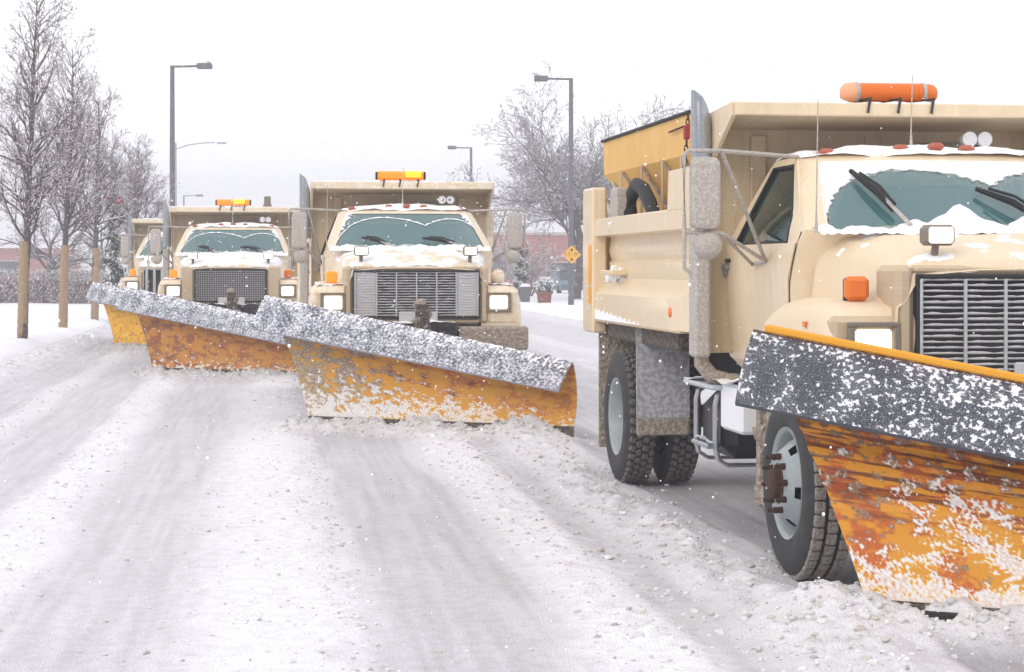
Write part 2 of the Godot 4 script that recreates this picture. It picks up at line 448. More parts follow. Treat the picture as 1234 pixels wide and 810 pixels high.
# the worn paint of a moldboard: yellow with rust, slush and snow; kind 0 near truck, 1 second, 2 third, 3 fourth
func plow_material(kind: int) -> StandardMaterial3D:
	var w := 1024
	var h := 384
	var n1 := FastNoiseLite.new(); n1.seed = 40 + kind; n1.frequency = 0.011; n1.fractal_octaves = 5
	var n2 := FastNoiseLite.new(); n2.seed = 60 + kind; n2.frequency = 0.03; n2.fractal_octaves = 4
	var n3 := FastNoiseLite.new(); n3.seed = 80 + kind; n3.frequency = 0.12; n3.fractal_octaves = 3
	var data := PackedByteArray()
	data.resize(w * h * 3)
	var yellow: Color = [Color(0.83, 0.56, 0.10), Color(0.80, 0.56, 0.13), Color(0.76, 0.50, 0.12), Color(0.90, 0.68, 0.08)][kind]
	var orange: Color = [Color(0.74, 0.36, 0.09), Color(0.72, 0.42, 0.13), Color(0.66, 0.38, 0.13), Color(0.86, 0.60, 0.10)][kind]
	var rust := Color(0.40, 0.21, 0.12)
	var slush := Color(0.60, 0.54, 0.48)
	var snow := Color(0.90, 0.89, 0.90)
	for y in h:
		var q := 1.0 - (y + 0.5) / h            # 0 at the cutting edge
		for x in w:
			var t := (x + 0.5) / w
			var a := n1.get_noise_2d(x, y * 1.6)
			var b := n2.get_noise_2d(x, y * 1.4)
			var c := n3.get_noise_2d(x, y)
			var col := yellow.lerp(orange, smoothstep(-0.12, 0.25, a + b * 0.5))
			var r := 0.0
			var sl := 0.0
			var sn := 0.0
			if kind == 0:
				# long orange-brown noise streaks along the upper face, rusty near the top
				var long_streak := n2.get_noise_2d(x * 0.14, y * 2.1 - x * 0.05)
				var long_streak2 := n3.get_noise_2d(x * 0.05, y * 0.9 - x * 0.02)
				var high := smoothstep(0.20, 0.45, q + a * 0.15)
				col = col.lerp(Color(0.58, 0.26, 0.08), smoothstep(-0.06, 0.16, long_streak + long_streak2 * 0.5 + a * 0.4) * high * 0.85)
				col = col.lerp(Color(0.36, 0.19, 0.10), smoothstep(0.10, 0.32, long_streak + long_streak2 * 0.6 + b * 0.3 + (q - 0.6) * 0.5) * high * 0.8)
				r = smoothstep(-0.05, 0.32, b * 0.7 + a * 0.3 + (q - 0.60) * 1.5 + c * 0.35) * (1.0 - 0.5 * smoothstep(0.3, 0.8, t))
				sl = smoothstep(0.12, 0.30, b * 0.9 + c * 0.3 + a * 0.25 - (0.06 if q < 0.3 else 0.0)) * 0.9
				sn = smoothstep(-0.14, 0.16, a * 0.5 + b * 0.5 + c * 0.42 + (0.30 - q) * 1.35 - smoothstep(0.0, 0.12, 0.10 - absf(t - 0.17) - absf(q - 0.12) * 0.6) * 0.9 - smoothstep(0.0, 0.2, 0.16 - absf(t - 0.03) - absf(q - 0.28) * 0.4) * 0.8)
			elif kind == 1:
				r = smoothstep(0.10, 0.28, a + c * 0.15 + (0.22 - absf(t - 0.12)) * 0.8 - 0.05)
				sl = smoothstep(-0.10, 0.06, a * 0.7 + b * 0.5 + c * 0.15 + (0.34 - t) * 1.3 - smoothstep(0.3, 0.5, t) * 0.1 + smoothstep(0.72, 1.0, t) * 0.5 + (0.18 - q) * 0.5)
				sn = smoothstep(-0.05, 0.18, b * 0.5 + a * 0.45 + c * 0.38 + (0.22 - q) * 1.6 - smoothstep(0.6, 0.95, t) * 0.3)
				slush = Color(0.66, 0.62, 0.58)
			elif kind == 2:
				r = smoothstep(-0.1, 0.55, a + b * 0.3 + c * 0.3 + (0.28 - t) * 0.9) * 0.6
				sl = smoothstep(0.12, 0.34, b + c * 0.3 + (0.2 - q) * 0.6) * 0.6
				sn = smoothstep(0.14, 0.24, b * 0.6 + c * 0.2 + (0.10 - q) * 1.6)
			else:
				r = smoothstep(0.3, 0.5, b + c * 0.4) * 0.6
				sl = smoothstep(0.22, 0.36, b * 0.8 + c * 0.3 + (0.15 - q))
			col = col.lerp(rust, r * 0.75).lerp(slush.lerp(Color(0.42, 0.37, 0.33), smoothstep(0.0, 0.4, c + 0.1)), sl * 0.8).lerp(snow, clampf(sn * (0.86 + c * 0.4), 0.0, 1.0))
			var i := (y * w + x) * 3
			data[i] = clampi(int(col.r * 255.0), 0, 255)
			data[i + 1] = clampi(int(col.g * 255.0), 0, 255)
			data[i + 2] = clampi(int(col.b * 255.0), 0, 255)
	var m := mat(Color.WHITE, 0.6)
	m.albedo_texture = ImageTexture.create_from_image(Image.create_from_data(w, h, false, Image.FORMAT_RGB8, data))
	m.texture_repeat = false
	return m

# snow and frost left on a windshield outside the arcs the wipers clear; full: all of it, else only the ridge along the arcs
func frost_material(full: bool) -> StandardMaterial3D:
	var w := 768
	var h := 384
	var n := FastNoiseLite.new(); n.seed = 9; n.frequency = 0.03; n.fractal_octaves = 4
	var data := PackedByteArray()
	data.resize(w * h * 4)
	for y in h:
		var q := 1.0 - (y + 0.5) / h
		for x in w:
			var l := ((x + 0.5) / w - 0.5) * 1.76
			var e := n.get_noise_2d(x, y)
			var d1 := Vector2((l + 0.26) / 0.62, q / 0.86).length()
			var d2 := Vector2((l - 0.50) / 0.52, q / 0.83).length()
			var d: float = min(d1, d2)
			var on: bool
			var dust := n.get_noise_2d(x * 9.0 + 300.0, y * 9.0)
			if full:
				on = d > 1.0 + e * 0.05 + dust * 0.05 or (d > 0.80 and dust > 0.62 - (d - 0.80) * 1.6)
			else:
				on = (d > 1.0 and d < 1.03 + e * 0.03) or (d > 1.0 and absf(l) + q * 0.25 > 0.98 + e * 0.12) or q < 0.05 + e * 0.1
			var i := (y * w + x) * 4
			var g := int(clampf(0.93 + e * 0.08, 0, 1) * 255.0)
			data[i] = g; data[i + 1] = g; data[i + 2] = mini(255, g + 3); data[i + 3] = 255 if on else 0
	var m := mat(Color.WHITE, 0.9)
	m.albedo_texture = ImageTexture.create_from_image(Image.create_from_data(w, h, false, Image.FORMAT_RGBA8, data))
	m.transparency = BaseMaterial3D.TRANSPARENCY_ALPHA_SCISSOR
	m.alpha_scissor_threshold = 0.5
	m.texture_repeat = false
	return m


# ------------------------------------------------------------------ the truck
# a truck's own axes: x to its left hand (the picture's right), y up, z forward; its origin lies on the road under the front axle
const CAB := [[1.02, -0.30, -2.16, 0.84], [1.10, -0.28, -2.25, 0.90], [1.35, -0.25, -2.27, 0.93], [1.60, -0.20, -2.26, 0.945], [1.80, -0.05, -2.14, 0.945], [1.87, 0.0, -2.05, 0.93], [2.27, -0.66, -1.73, 0.765], [2.32, -0.76, -1.72, 0.73], [2.355, -0.95, -1.76, 0.62], [2.375, -1.2, -1.8, 0.3]]

func cab_row(u: float) -> Array:
	for k in CAB.size() - 1:
		if u <= CAB[k + 1][0]:
			var t: float = (u - CAB[k][0]) / (CAB[k + 1][0] - CAB[k][0])
			return [lerpf(CAB[k][1], CAB[k + 1][1], t), lerpf(CAB[k][2], CAB[k + 1][2], t), lerpf(CAB[k][3], CAB[k + 1][3], t)]
	return [CAB[9][1], CAB[9][2], CAB[9][3]]

func cab_pt(u: float, col: float, side: float, out := 0.0) -> Vector3:
	# col 0 .. 12 runs from the middle of the front round to the middle of the rear
	var r := cab_row(u)
	var a: float = r[0] - 0.34
	var b: float = r[1] + 0.12
	var cols := [Vector2(0, r[0]), Vector2(0.3 * r[2], r[0] - 0.012), Vector2(0.55 * r[2], r[0] - 0.05), Vector2(0.76 * r[2], r[0] - 0.12), Vector2(0.90 * r[2], r[0] - 0.2), Vector2(r[2], a), Vector2(r[2], lerpf(a, b, 0.12)), Vector2(r[2], lerpf(a, b, 0.5)), Vector2(r[2], lerpf(a, b, 0.88)), Vector2(r[2], b), Vector2(0.96 * r[2], r[1] + 0.03), Vector2(0.85 * r[2], r[1]), Vector2(0, r[1])]
	var k := clampi(int(col), 0, 11)
	var p: Vector2 = cols[k].lerp(cols[k + 1], col - k)
	if out != 0.0:
		var q: Vector2 = (cols[k + 1] - cols[k]).orthogonal().normalized()
		if q.dot(p - Vector2(0, -1.1)) < 0: q = -q
		p += q * out
	return Vector3(p.x * side, u, p.y)

func hood_row(p: float) -> Array:
	var tab := [[-0.36, 1.905, 0.80], [0.0, 1.868, 0.745], [0.3, 1.82, 0.71], [0.55, 1.77, 0.69], [0.66, 1.735, 0.685], [0.715, 1.70, 0.68], [0.74, 1.655, 0.675]]
	for k in tab.size() - 1:
		if p <= tab[k + 1][0] or k == tab.size() - 2:
			var t: float = clampf((p - tab[k][0]) / (tab[k + 1][0] - tab[k][0]), 0, 1)
			var uc: float = lerpf(tab[k][1], tab[k + 1][1], t)
			var ws: float = lerpf(tab[k][2], tab[k + 1][2], t)
			return [Vector2(0, uc), Vector2(ws * 0.5, uc - 0.006), Vector2(ws * 0.82, uc - 0.025), Vector2(ws, uc - 0.075), Vector2(ws + 0.05, uc - 0.16), Vector2(ws + 0.09, 1.46), Vector2(ws + 0.105, 1.08)]
	return []

# a lumpy layer of snow over a sheet of points: it shows only where its depth is positive
func snow_over(rows: Array, deep: float, bias: float, sd: int, scale := 6.0, up := Vector3.UP) -> MB:
	var n := FastNoiseLite.new()
	n.seed = sd
	n.frequency = scale * 0.25
	n.fractal_octaves = 4
	var mb := MB.new()
	var out := []
	for r in rows:
		var o := []
		for p in r: o.append(p + up * (deep * (n.get_noise_3dv(p) * 1.6 + 0.5) - bias))
		out.append(o)
	mb.grid(out)
	if mb.v.size() and (mb.v[1] - mb.v[0]).cross(mb.v[2] - mb.v[0]).dot(up) < 0:
		mb = MB.new()
		mb.grid(out, true)
	mb.has_uv = false
	return mb

func sheet(a: Vector3, b: Vector3, c: Vector3, d: Vector3, nu: int, nv: int) -> Array:
	# a, b along the first edge; d, c along the last
	var rows := []
	for j in nv + 1:
		var r := []
		for i in nu + 1:
			var t := float(i) / nu
			r.append(a.lerp(b, t).lerp(d.lerp(c, t), float(j) / nv))
		rows.append(r)
	return rows

func lump(at: Vector3, size: Vector3, sd: int, rough := 0.35, segs := 14) -> MB:
	var n := FastNoiseLite.new()
	n.seed = sd
	n.frequency = 1.3
	n.fractal_octaves = 4
	var mb := MB.new()
	var rings := []
	for j in range(0, segs / 2 + 1):
		var th := PI * j / (segs / 2)
		var ring := []
		for i in segs:
			var ph := -TAU * i / segs
			var d := Vector3(sin(th) * cos(ph), -cos(th), sin(th) * sin(ph))
			ring.append(at + d * size * (1.0 + rough * n.get_noise_3dv(d * 1.6 + Vector3(sd, 0, 0)) * 2.0))
		rings.append(ring)
	mb.loft(rings, false, false)
	return mb

func wheel(parent: Node3D, at: Vector3, out: float, called: String, dual: bool):
	# out: +1 or -1, the side its outer face looks to
	var w := Node3D.new()
	w.name = called
	parent.add_child(w, true)
	w.position = at
	var R := 0.513
	var turn := Transform3D(Basis(Vector3(0, 0, 1), -PI / 2 * out), Vector3.ZERO)   # y of the lathe -> outward
	var tyres := [0.0, -0.335] if dual else [0.0]
	for off in tyres:
		var mb := MB.new()
		# outer face at y = 0, inner at -0.27
		var prof := [Vector2(0.292, -0.03), Vector2(0.33, -0.008), Vector2(0.40, 0.0), Vector2(0.455, -0.012), Vector2(0.486, -0.032), Vector2(0.497, -0.05), Vector2(0.497, -0.21), Vector2(0.486, -0.228), Vector2(0.455, -0.25), Vector2(0.40, -0.262), Vector2(0.30, -0.24)]
		var moved := []
		for p in prof: moved.append(p + Vector2(0, off))
		moved.reverse()
		mb.lathe(moved, turn, 48)
		part(w, "tyre", mb, M.tyre)
		var tr := MB.new()
		var rows := 44
		for k in rows:
			for b in (4 if dual else 3):
				var a := TAU * (k + (0.5 if b % 2 else 0.0)) / rows
				var c := Vector3(cos(a), 0, sin(a))
				var y: float = -0.055 - (b * 0.05 if dual else b * 0.075) + off
				var bs := Basis(c, Vector3.UP, Vector3(-sin(a), 0, cos(a))) * Basis(Vector3.RIGHT, 0.35 if b % 2 else -0.35)
				if not dual: bs = Basis(c, Vector3.UP, Vector3(-sin(a), 0, cos(a)))
				tr.box(turn * (c * 0.500 + Vector3(0, y, 0)), Vector3(0.028, 0.044 if dual else 0.055, 0.044 if dual else 0.062), 0.006, turn.basis * bs)
		part(w, "tread", tr, M.tread if dual else M.crusted)
	var rim := MB.new()
	if dual:
		# a deep dish
		rim.lathe([Vector2(0.0, -0.19), Vector2(0.10, -0.18), Vector2(0.13, -0.20), Vector2(0.20, -0.205), Vector2(0.235, -0.19), Vector2(0.262, -0.10), Vector2(0.275, -0.035), Vector2(0.298, -0.015), Vector2(0.303, -0.03)].map(func(q): return q), turn, 40)
	else:
		# a convex disc inside the rim, pierced by hand holes
		rim.lathe([Vector2(0.246, -0.10), Vector2(0.262, -0.10), Vector2(0.275, -0.03), Vector2(0.298, -0.012), Vector2(0.303, -0.03)], turn, 40)
		for k in 40:
			var a0 := TAU * k / 40
			var a1 := TAU * (k + 1) / 40
			var radii := [0.08, 0.165, 0.190, 0.228, 0.250]
			var ys := [0.03, 0.02, -0.01, -0.055, -0.10]
			for j in 4:
				if j == 2 and k % 8 in [2, 3]: continue
				var f := func(a, q): return turn * Vector3(cos(a) * radii[q], ys[q], sin(a) * radii[q])
				rim.quad(f.call(a0, j + 1), f.call(a1, j + 1), f.call(a1, j), f.call(a0, j))
	part(w, "rim", rim, M.rim)
	var hub := MB.new()
	var hy := -0.16 if dual else 0.02
	hub.lathe([Vector2(0.115, hy), Vector2(0.105, hy + 0.012), Vector2(0.085, hy + 0.014), Vector2(0.08, hy + 0.045), Vector2(0.06, hy + 0.06), Vector2(0.0, hy + 0.062)], turn, 20)
	part(w, "hub", hub, M.rust if not dual else M.rim)
	var back := MB.new()
	back.lathe([Vector2(0.0, -0.20), Vector2(0.29, -0.20)], turn, 24)
	part(w, "brake_drum", back, M.core)
	for k in 10:
		var a := TAU * (k + 0.3) / 10
		var nut := MB.new()
		var p := Vector3(cos(a) * 0.148, hy - (0.012 if not dual else 0.03), sin(a) * 0.148)
		nut.tube([turn * p, turn * (p + Vector3(0, 0.035, 0)), turn * (p + Vector3(0, 0.0351, 0)), turn * (p + Vector3(0, 0.07, 0))], [0.019, 0.019, 0.011, 0.011], 6)
		part(w, "lug_nut", nut, M.rust if not dual else M.rim)

func plow_pt(t: float, off: float, u: float) -> Vector3:
	return Vector3(0.085 + 0.83 * t - 0.558 * off, u, 2.225 + 0.558 * t + 0.83 * off)

func make_plow(truck: Node3D, kind: int):
	var plow := Node3D.new()
	plow.name = "snow_plow"
	truck.add_child(plow, true)
	plow.set_meta("label", ["snow plow blade striped orange and yellow with slate speckled deflector", "snow plow blade with patchy yellow paint and snow crusted deflector", "amber brown snow plow blade under a frosted grey deflector", "bright yellow end of a snow plow blade"][kind])
	var back := Vector3(0.558, 0, -0.83) * 0.012
	var top := func(f): return lerpf(1.365, 0.75, f)
	var ends := func(q): return [lerpf(-1.47, -2.03, q), lerpf(1.53, 1.50, q)]
	var rows := []
	var nj := 46
	var ni := 40
	for j in nj + 1:
		var q := float(j) / nj
		var e = ends.call(q)
		var row := []
		for i in ni + 1:
			var f := float(i) / ni
			var off: float = 0.05 - 0.62 * q * (1.0 - q) * 0.55 - 0.05 * q
			off += 0.017 * sin(q * TAU * 9.0 + 2.2) * smoothstep(0.3, 0.45, q) * (1.0 if kind == 0 else 0.25)
			row.append(plow_pt(lerpf(e[0], e[1], f), off, lerpf(0.13, top.call(f), q)))
		rows.append(row)
	var mb := MB.new()
	mb.plate(rows, back)
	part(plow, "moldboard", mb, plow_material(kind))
	# stiffening ribs behind the moldboard
	for k in 6:
		var f := (k + 0.5) / 6.0
		var rb := MB.new()
		var pts := []
		for j in 9:
			var q := j / 8.0
			var e = ends.call(q)
			pts.append(plow_pt(lerpf(e[0], e[1], f), 0.0 - 0.34 * q * (1.0 - q) - 0.05, lerpf(0.13, top.call(f), q)))
		rb.tube(pts, 0.03, 6)
		part(plow, "rib", rb, M.slushdark)
	# deflector, hung forward from the upper edge
	var d := []
	for j in 7:
		var q := j / 6.0
		var row := []
		for i in 41:
			var f := i / 40.0
			var drop: float = lerpf(0.335, 0.27, f)
			row.append(plow_pt(lerpf(-2.03 - 0.01 * q, 1.50 - 0.04 * q, f), 0.235 * q + 0.012 * sin(q * PI), top.call(f) + 0.006 - drop * q + 0.022 * sin(q * PI)))
		d.append(row)
	d.reverse()
	var db := MB.new()
	db.plate(d, Vector3(0.2, -0.75, -0.35) * 0.02)
	part(plow, "deflector", db, M.deflect_near if kind == 0 else M.deflect_far)
	if kind == 0:
		var lip := MB.new()
		var a := plow_pt(-1.97, 0.0, top.call(0.017) + 0.022)
		var b := plow_pt(1.5, 0.0, 0.772)
		var x := (b - a).normalized()
		var bs := Basis(x, Vector3.UP, x.cross(Vector3.UP)).orthonormalized()
		lip.box((a + b) * 0.5, Vector3((b - a).length(), 0.035, 0.05), 0.008, bs)
		part(plow, "top_lip", lip, M.yellowbar)
		var guard := MB.new()
		var ga := plow_pt(-1.24, 0.17, 0.075)
		var gx := Vector3(0.83, 0, 0.558)
		guard.box(ga, Vector3(0.46, 0.10, 0.04), 0.008, Basis(gx, Vector3.UP, gx.cross(Vector3.UP)))
		part(plow, "curb_guard", guard, M.blackplastic)
		var tip := MB.new()
		tip.box(plow_pt(-1.487, 0.17, 0.07), Vector3(0.03, 0.13, 0.07), 0.006, Basis(gx, Vector3.UP, gx.cross(Vector3.UP)))
		part(plow, "curb_guard_tip", tip, M.red)
	# snow lying along the upper edge
	var crest := []
	for j in 9:
		var q := 0.55 * j / 8.0
		var row := []
		for i in 241:
			var f := i / 240.0
			var drop: float = lerpf(0.335, 0.27, f)
			row.append(plow_pt(lerpf(-2.03 - 0.01 * q, 1.50 - 0.04 * q, f), 0.235 * q + 0.012 * sin(q * PI), top.call(f) + 0.006 - drop * q + 0.022 * sin(q * PI)) - Vector3(-0.25, 0.8, 0.5) * (0.006 * q + (0.004 * (1.0 - f) if kind == 0 else 0.0)))
		crest.append(row)
	part(plow, "crest_snow", snow_over(crest, 0.009 if kind == 0 else 0.006, 0.0052 if kind == 0 else 0.0036, 300 + kind, 90.0, Vector3(-0.25, 0.8, 0.5).normalized()), M.snow, 80.0)
	var edge := MB.new()
	var er := []
	for j in 2:
		var row := []
		for i in 13:
			row.append(plow_pt(lerpf(-1.46, 1.535, i / 12.0), 0.062, lerpf(0.0, 0.14, j)))
		er.append(row)
	edge.plate(er, back * 1.5)
	part(plow, "cutting_edge", edge, M.slushdark)
	for k in 8:
		var bolt := MB.new()
		var c := plow_pt(-1.25 + k * 0.36, 0.064, 0.085)
		bolt.tube([c, c + Vector3(-0.558, 0, 0.83) * 0.014], 0.018, 6)
		part(plow, "bolt", bolt, M.rust)
	# push frame and lift arm behind the blade
	var fr := MB.new()
	for s in [-0.42, 0.42]:
		fr.tube([Vector3(s, 0.55, 0.7), plow_pt(s * 1.9, -0.16, 0.38)], 0.05, 6)
	fr.tube([plow_pt(-1.2, -0.17, 0.4), plow_pt(1.2, -0.17, 0.4)], 0.05, 6)
	part(plow, "push_frame", fr, M.slushdark)
	var hitch := MB.new()
	hitch.span(Vector3(-0.42, 0.74, 0.72), Vector3(0.42, 1.07, 0.97), 0.02)
	part(plow, "hitch_frame", hitch, M.dark)
	var hs := sheet(Vector3(-0.40, 1.072, 0.74), Vector3(0.40, 1.072, 0.74), Vector3(0.40, 1.072, 0.96), Vector3(-0.40, 1.072, 0.96), 30, 8)
	part(plow, "hitch_snow", snow_over(hs, 0.03, 0.004, 310 + kind, 12.0), M.snow)
	var arm := MB.new()
	arm.tube([Vector3(0.02, 0.6, 1.05), Vector3(0.03, 1.0, 1.12), Vector3(0.03, 1.28, 1.2)], [0.10, 0.09, 0.06], 8)
	part(plow, "lift_arm", arm, M.slushdark)
	for k in 9:
		var l := lump(Vector3(0.03 + 0.03 * sin(k * 2.3), 0.8 + k * 0.06, 1.12 + 0.02 * (k % 3)), Vector3(0.085, 0.07, 0.08) * (1.0 - k * 0.035), 330 + k, 0.4, 12)
		part(plow, "slush_lump", l, M.slush)
	var plate := MB.new()
	plate.span(Vector3(-0.19, 1.0, 0.80), Vector3(0.22, 1.19, 0.83), 0.01)
	part(plow, "hitch_plate", plate, M.slat)

func make_truck(o: Dictionary) -> Node3D:
	var kind: int = o.kind
	var t := thing("snow_plow_truck", o.label, "truck", o.at, o.turn, "snow plow dump trucks driving in echelon")
	var paint: Material = M.paint if kind == 0 else M.dusty
	# cab shell with openings for its windows
	var us := [1.02, 1.10, 1.35, 1.60, 1.80, 1.87, 2.0, 2.13, 2.27, 2.32, 2.355, 2.375]
	var cab := MB.new()
	for k in us.size() - 1:
		for side in [-1.0, 1.0]:
			for c in 12:
				var front: bool = c < 4 and k >= 5 and k < 8
				var window: bool = (c == 6 or c == 7) and k >= 4 and k < 8
				if front or window: continue
				var A := cab_pt(us[k], c, side); var B := cab_pt(us[k], c + 1, side)
				var C := cab_pt(us[k + 1], c + 1, side); var D := cab_pt(us[k + 1], c, side)
				if side > 0: cab.quad(A, B, C, D)
				else: cab.quad(D, C, B, A)
	var roof_ring := []
	for c in 13: roof_ring.append(cab_pt(2.375, c, 1.0))
	for c in range(11, 0, -1): roof_ring.append(cab_pt(2.375, c, -1.0))
	var mid := Vector3(0, 2.38, -1.45)
	for k in roof_ring.size(): cab.tri(mid, roof_ring[k], roof_ring[(k + 1) % roof_ring.size()])
	part(t, "cab", cab, paint, 35.0)
	# glass
	var ws := []
	for k in range(0, 9):
		var u := lerpf(1.87, 2.27, k / 8.0)
		var row := []
		for c in range(-16, 17): row.append(cab_pt(u, absf(c) / 4.0, -1.0 if c < 0 else 1.0, -0.012))
		ws.append(row)
	var glass := MB.new()
	glass.grid(ws)
	part(t, "windshield", glass, M.glass)
	var fr := []
	for k in range(0, 9):
		var u := lerpf(1.872, 2.275, k / 8.0)
		var row := []
		for c in range(-16, 17): row.append(cab_pt(u, absf(c) / 4.0 * 1.02, -1.0 if c < 0 else 1.0, 0.002))
		fr.append(row)
	var frost := MB.new()
	frost.grid(fr)
	part(t, "windshield_frost", frost, M.frost_full if kind == 0 else M.frost_arc)
	for side in [-1.0, 1.0]:
		var rows := []
		for k in 5:
			var row := []
			for c in 5: row.append(cab_pt(lerpf(1.80, 2.27, k / 4.0), 6.0 + c / 2.0, side, -0.01))
			rows.append(row)
		var sg := MB.new()
		sg.grid(rows, side > 0)
		part(t, "side_window", sg, M.sideglass)
		# the door stands a little proud of the shell
		var door := MB.new()
		var dus := [1.09, 1.2, 1.35, 1.6, 1.80, 2.0, 2.13, 2.27, 2.315]
		var cs := [5.25, 6.0, 7.0, 8.0, 8.8]
		for k in dus.size() - 1:
			for c in cs.size() - 1:
				if (c == 1 or c == 2) and k >= 4 and k < 7: continue
				var A := cab_pt(dus[k], cs[c], side, 0.012); var B := cab_pt(dus[k], cs[c + 1], side, 0.012)
				var C := cab_pt(dus[k + 1], cs[c + 1], side, 0.012); var D := cab_pt(dus[k + 1], cs[c], side, 0.012)
				var q := [A, B, C, D]
				var inn := [cab_pt(dus[k], cs[c], side), cab_pt(dus[k], cs[c + 1], side), cab_pt(dus[k + 1], cs[c + 1], side), cab_pt(dus[k + 1], cs[c], side)]
				if side < 0:
					q.reverse(); inn.reverse()
				door.quad(q[0], q[1], q[2], q[3])
				for e in 4:
					var lone := false
					var real: int = e if side > 0 else [2, 1, 0, 3][e]
					if real == 0: lone = k == 0 or (k == 7 and (c == 1 or c == 2))
					elif real == 2: lone = k == dus.size() - 2 or (k == 3 and (c == 1 or c == 2))
					elif real == 3: lone = c == 0 or (c == 3 and k >= 4 and k < 7)
					else: lone = c == 3 or (c == 0 and k >= 4 and k < 7)
					if lone: door.quad(inn[e], inn[(e + 1) % 4], q[(e + 1) % 4], q[e])
		var dn := part(t, "door", door, paint, 35.0)
		var hd := MB.new()
		hd.box(cab_pt(1.665, 8.3, side, 0.028), Vector3(0.03, 0.035, 0.13), 0.008)
		hd.box(cab_pt(1.63, 8.3, side, 0.022), Vector3(0.02, 0.05, 0.07), 0.006)
		part(dn, "door_handle", hd, M.chrome)
		var seal := MB.new()
		var sp2 := []
		for e in [[1.805, 6.06], [1.95, 6.06], [2.10, 6.06], [2.262, 6.06], [2.262, 7.0], [2.262, 7.94], [2.10, 7.94], [1.95, 7.94], [1.805, 7.94], [1.805, 7.0], [1.805, 6.06]]: sp2.append(cab_pt(e[0], e[1], side, 0.004))
		seal.tube(sp2, 0.011, 6, false)
		part(dn, "window_seal", seal, M.rubber)
		var gasket := MB.new()
		var gp := []
		for k in 9: gp.append(cab_pt(lerpf(1.10, 1.86, k / 8.0), 5.2, side, 0.003))
		gasket.tube(gp, 0.0032, 5)
		part(dn, "door_gasket", gasket, M.rubber)
		var slot := MB.new()
		slot.box(cab_pt(1.705, 8.25, side, 0.018), Vector3(0.014, 0.025, 0.10), 0.004)
		part(dn, "lock_plate", slot, M.blackplastic)
	# inside the cab
	var dash := MB.new()
	dash.span(Vector3(-0.84, 1.45, -0.95), Vector3(0.84, 1.84, -0.42), 0.06)
	part(t, "dashboard", dash, M.blackplastic)
	for x in [-0.45, 0.42]:
		var seat := MB.new()
		seat.span(Vector3(x - 0.26, 1.1, -2.0), Vector3(x + 0.26, 2.0, -1.85), 0.06)
		seat.span(Vector3(x - 0.26, 1.1, -1.9), Vector3(x + 0.26, 1.42, -1.35), 0.05)
		seat.span(Vector3(x - 0.14, 2.0, -1.98), Vector3(x + 0.14, 2.18, -1.88), 0.04)
		part(t, "seat", seat, M.seat)
	var rear := MB.new()
	rear.span(Vector3(-0.85, 1.1, -2.08), Vector3(0.85, 1.9, -2.05))
	rear.span(Vector3(-0.66, 1.9, -1.83), Vector3(0.66, 2.3, -1.80))
	part(t, "back_panel", rear, M.seat)
	var sw := MB.new()
	var ring := []
	for k in 25: ring.append(Vector3(0.42 + 0.21 * cos(TAU * k / 24), 1.83 + 0.16 * sin(TAU * k / 24), -1.02 - 0.13 * sin(TAU * k / 24)))
	sw.tube(ring, 0.016, 6, false)
	sw.tube([Vector3(0.42, 1.83, -1.02), Vector3(0.42, 1.62, -0.8)], 0.03, 6)
	part(t, "steering_wheel", sw, M.rubber)
	# hood
	var hood := MB.new()
	var hrows := []
	for p in [-0.36, -0.2, 0.0, 0.15, 0.3, 0.45, 0.55, 0.62, 0.66, 0.69, 0.715, 0.73, 0.74]:
		var half := hood_row(p)
		var row := []
		for k in range(6, 0, -1): row.append(Vector3(-half[k].x, half[k].y, p))
		for k in 7: row.append(Vector3(half[k].x, half[k].y, p))
		hrows.append(row)
	hood.grid(hrows, true)
	hood.has_uv = false
	part(t, "hood", hood, M.hoodpaint if kind == 0 else paint, 50.0)
	var hs := []
	for k in 49:
		var p := lerpf(-0.30, 0.735, k / 48.0)
		var half := hood_row(p)
		var row := []
		for i in range(-40, 41):
			var x := absf(i) / 40.0 * 4.0
			var q: Vector2 = half[int(minf(x, 3))].lerp(half[int(minf(x, 3)) + 1], x - int(minf(x, 3)))
			row.append(Vector3(q.x * signf(i), q.y, p))
		hs.append(row)
	part(t, "hood_snow", snow_over(hs, [0.018, 0.024, 0.03, 0.03][kind], [0.0145, 0.0085, 0.002, 0.004][kind], 400 + kind, 16.0), M.snow, 80.0)
	# snow drifted along the foot of the windshield
	var drift := MB.new()
	var n := FastNoiseLite.new()
	n.seed = 500 + kind; n.frequency = 4.0; n.fractal_octaves = 3
	var dr := []
	for i in range(-96, 97):
		var c := absf(i) / 96.0 * 4.6
		var b := cab_pt(1.855, c, -1.0 if i < 0 else 1.0)
		var lift := 0.045 + 0.05 * n.get_noise_1d(i * 0.008) + 0.009 * n.get_noise_1d(i * 0.03 + 40)
		if kind == 0: lift += 0.075 * exp(-pow((b.x + 0.14) / 0.14, 2.0)) + 0.03 * exp(-pow((b.x - 0.3) / 0.15, 2.0))
		lift = maxf(lift, 0.02)
		var section := []
		for k in 9:
			var a := PI * k / 8.0
			var fwd := cos(a) * (0.12 + lift * 0.6) + 0.04
			var up := sin(a) * lift * 1.15 + n.get_noise_2d(i * 0.03, k * 0.1) * 0.012
			section.append(b + Vector3(0, up - 0.012, fwd * 0.8 - up * 1.0))
		dr.append(section)
	drift.grid(dr, true)
	drift.has_uv = false
	part(t, "windshield_snow", drift, M.snow, 70.0)
	var rs := []
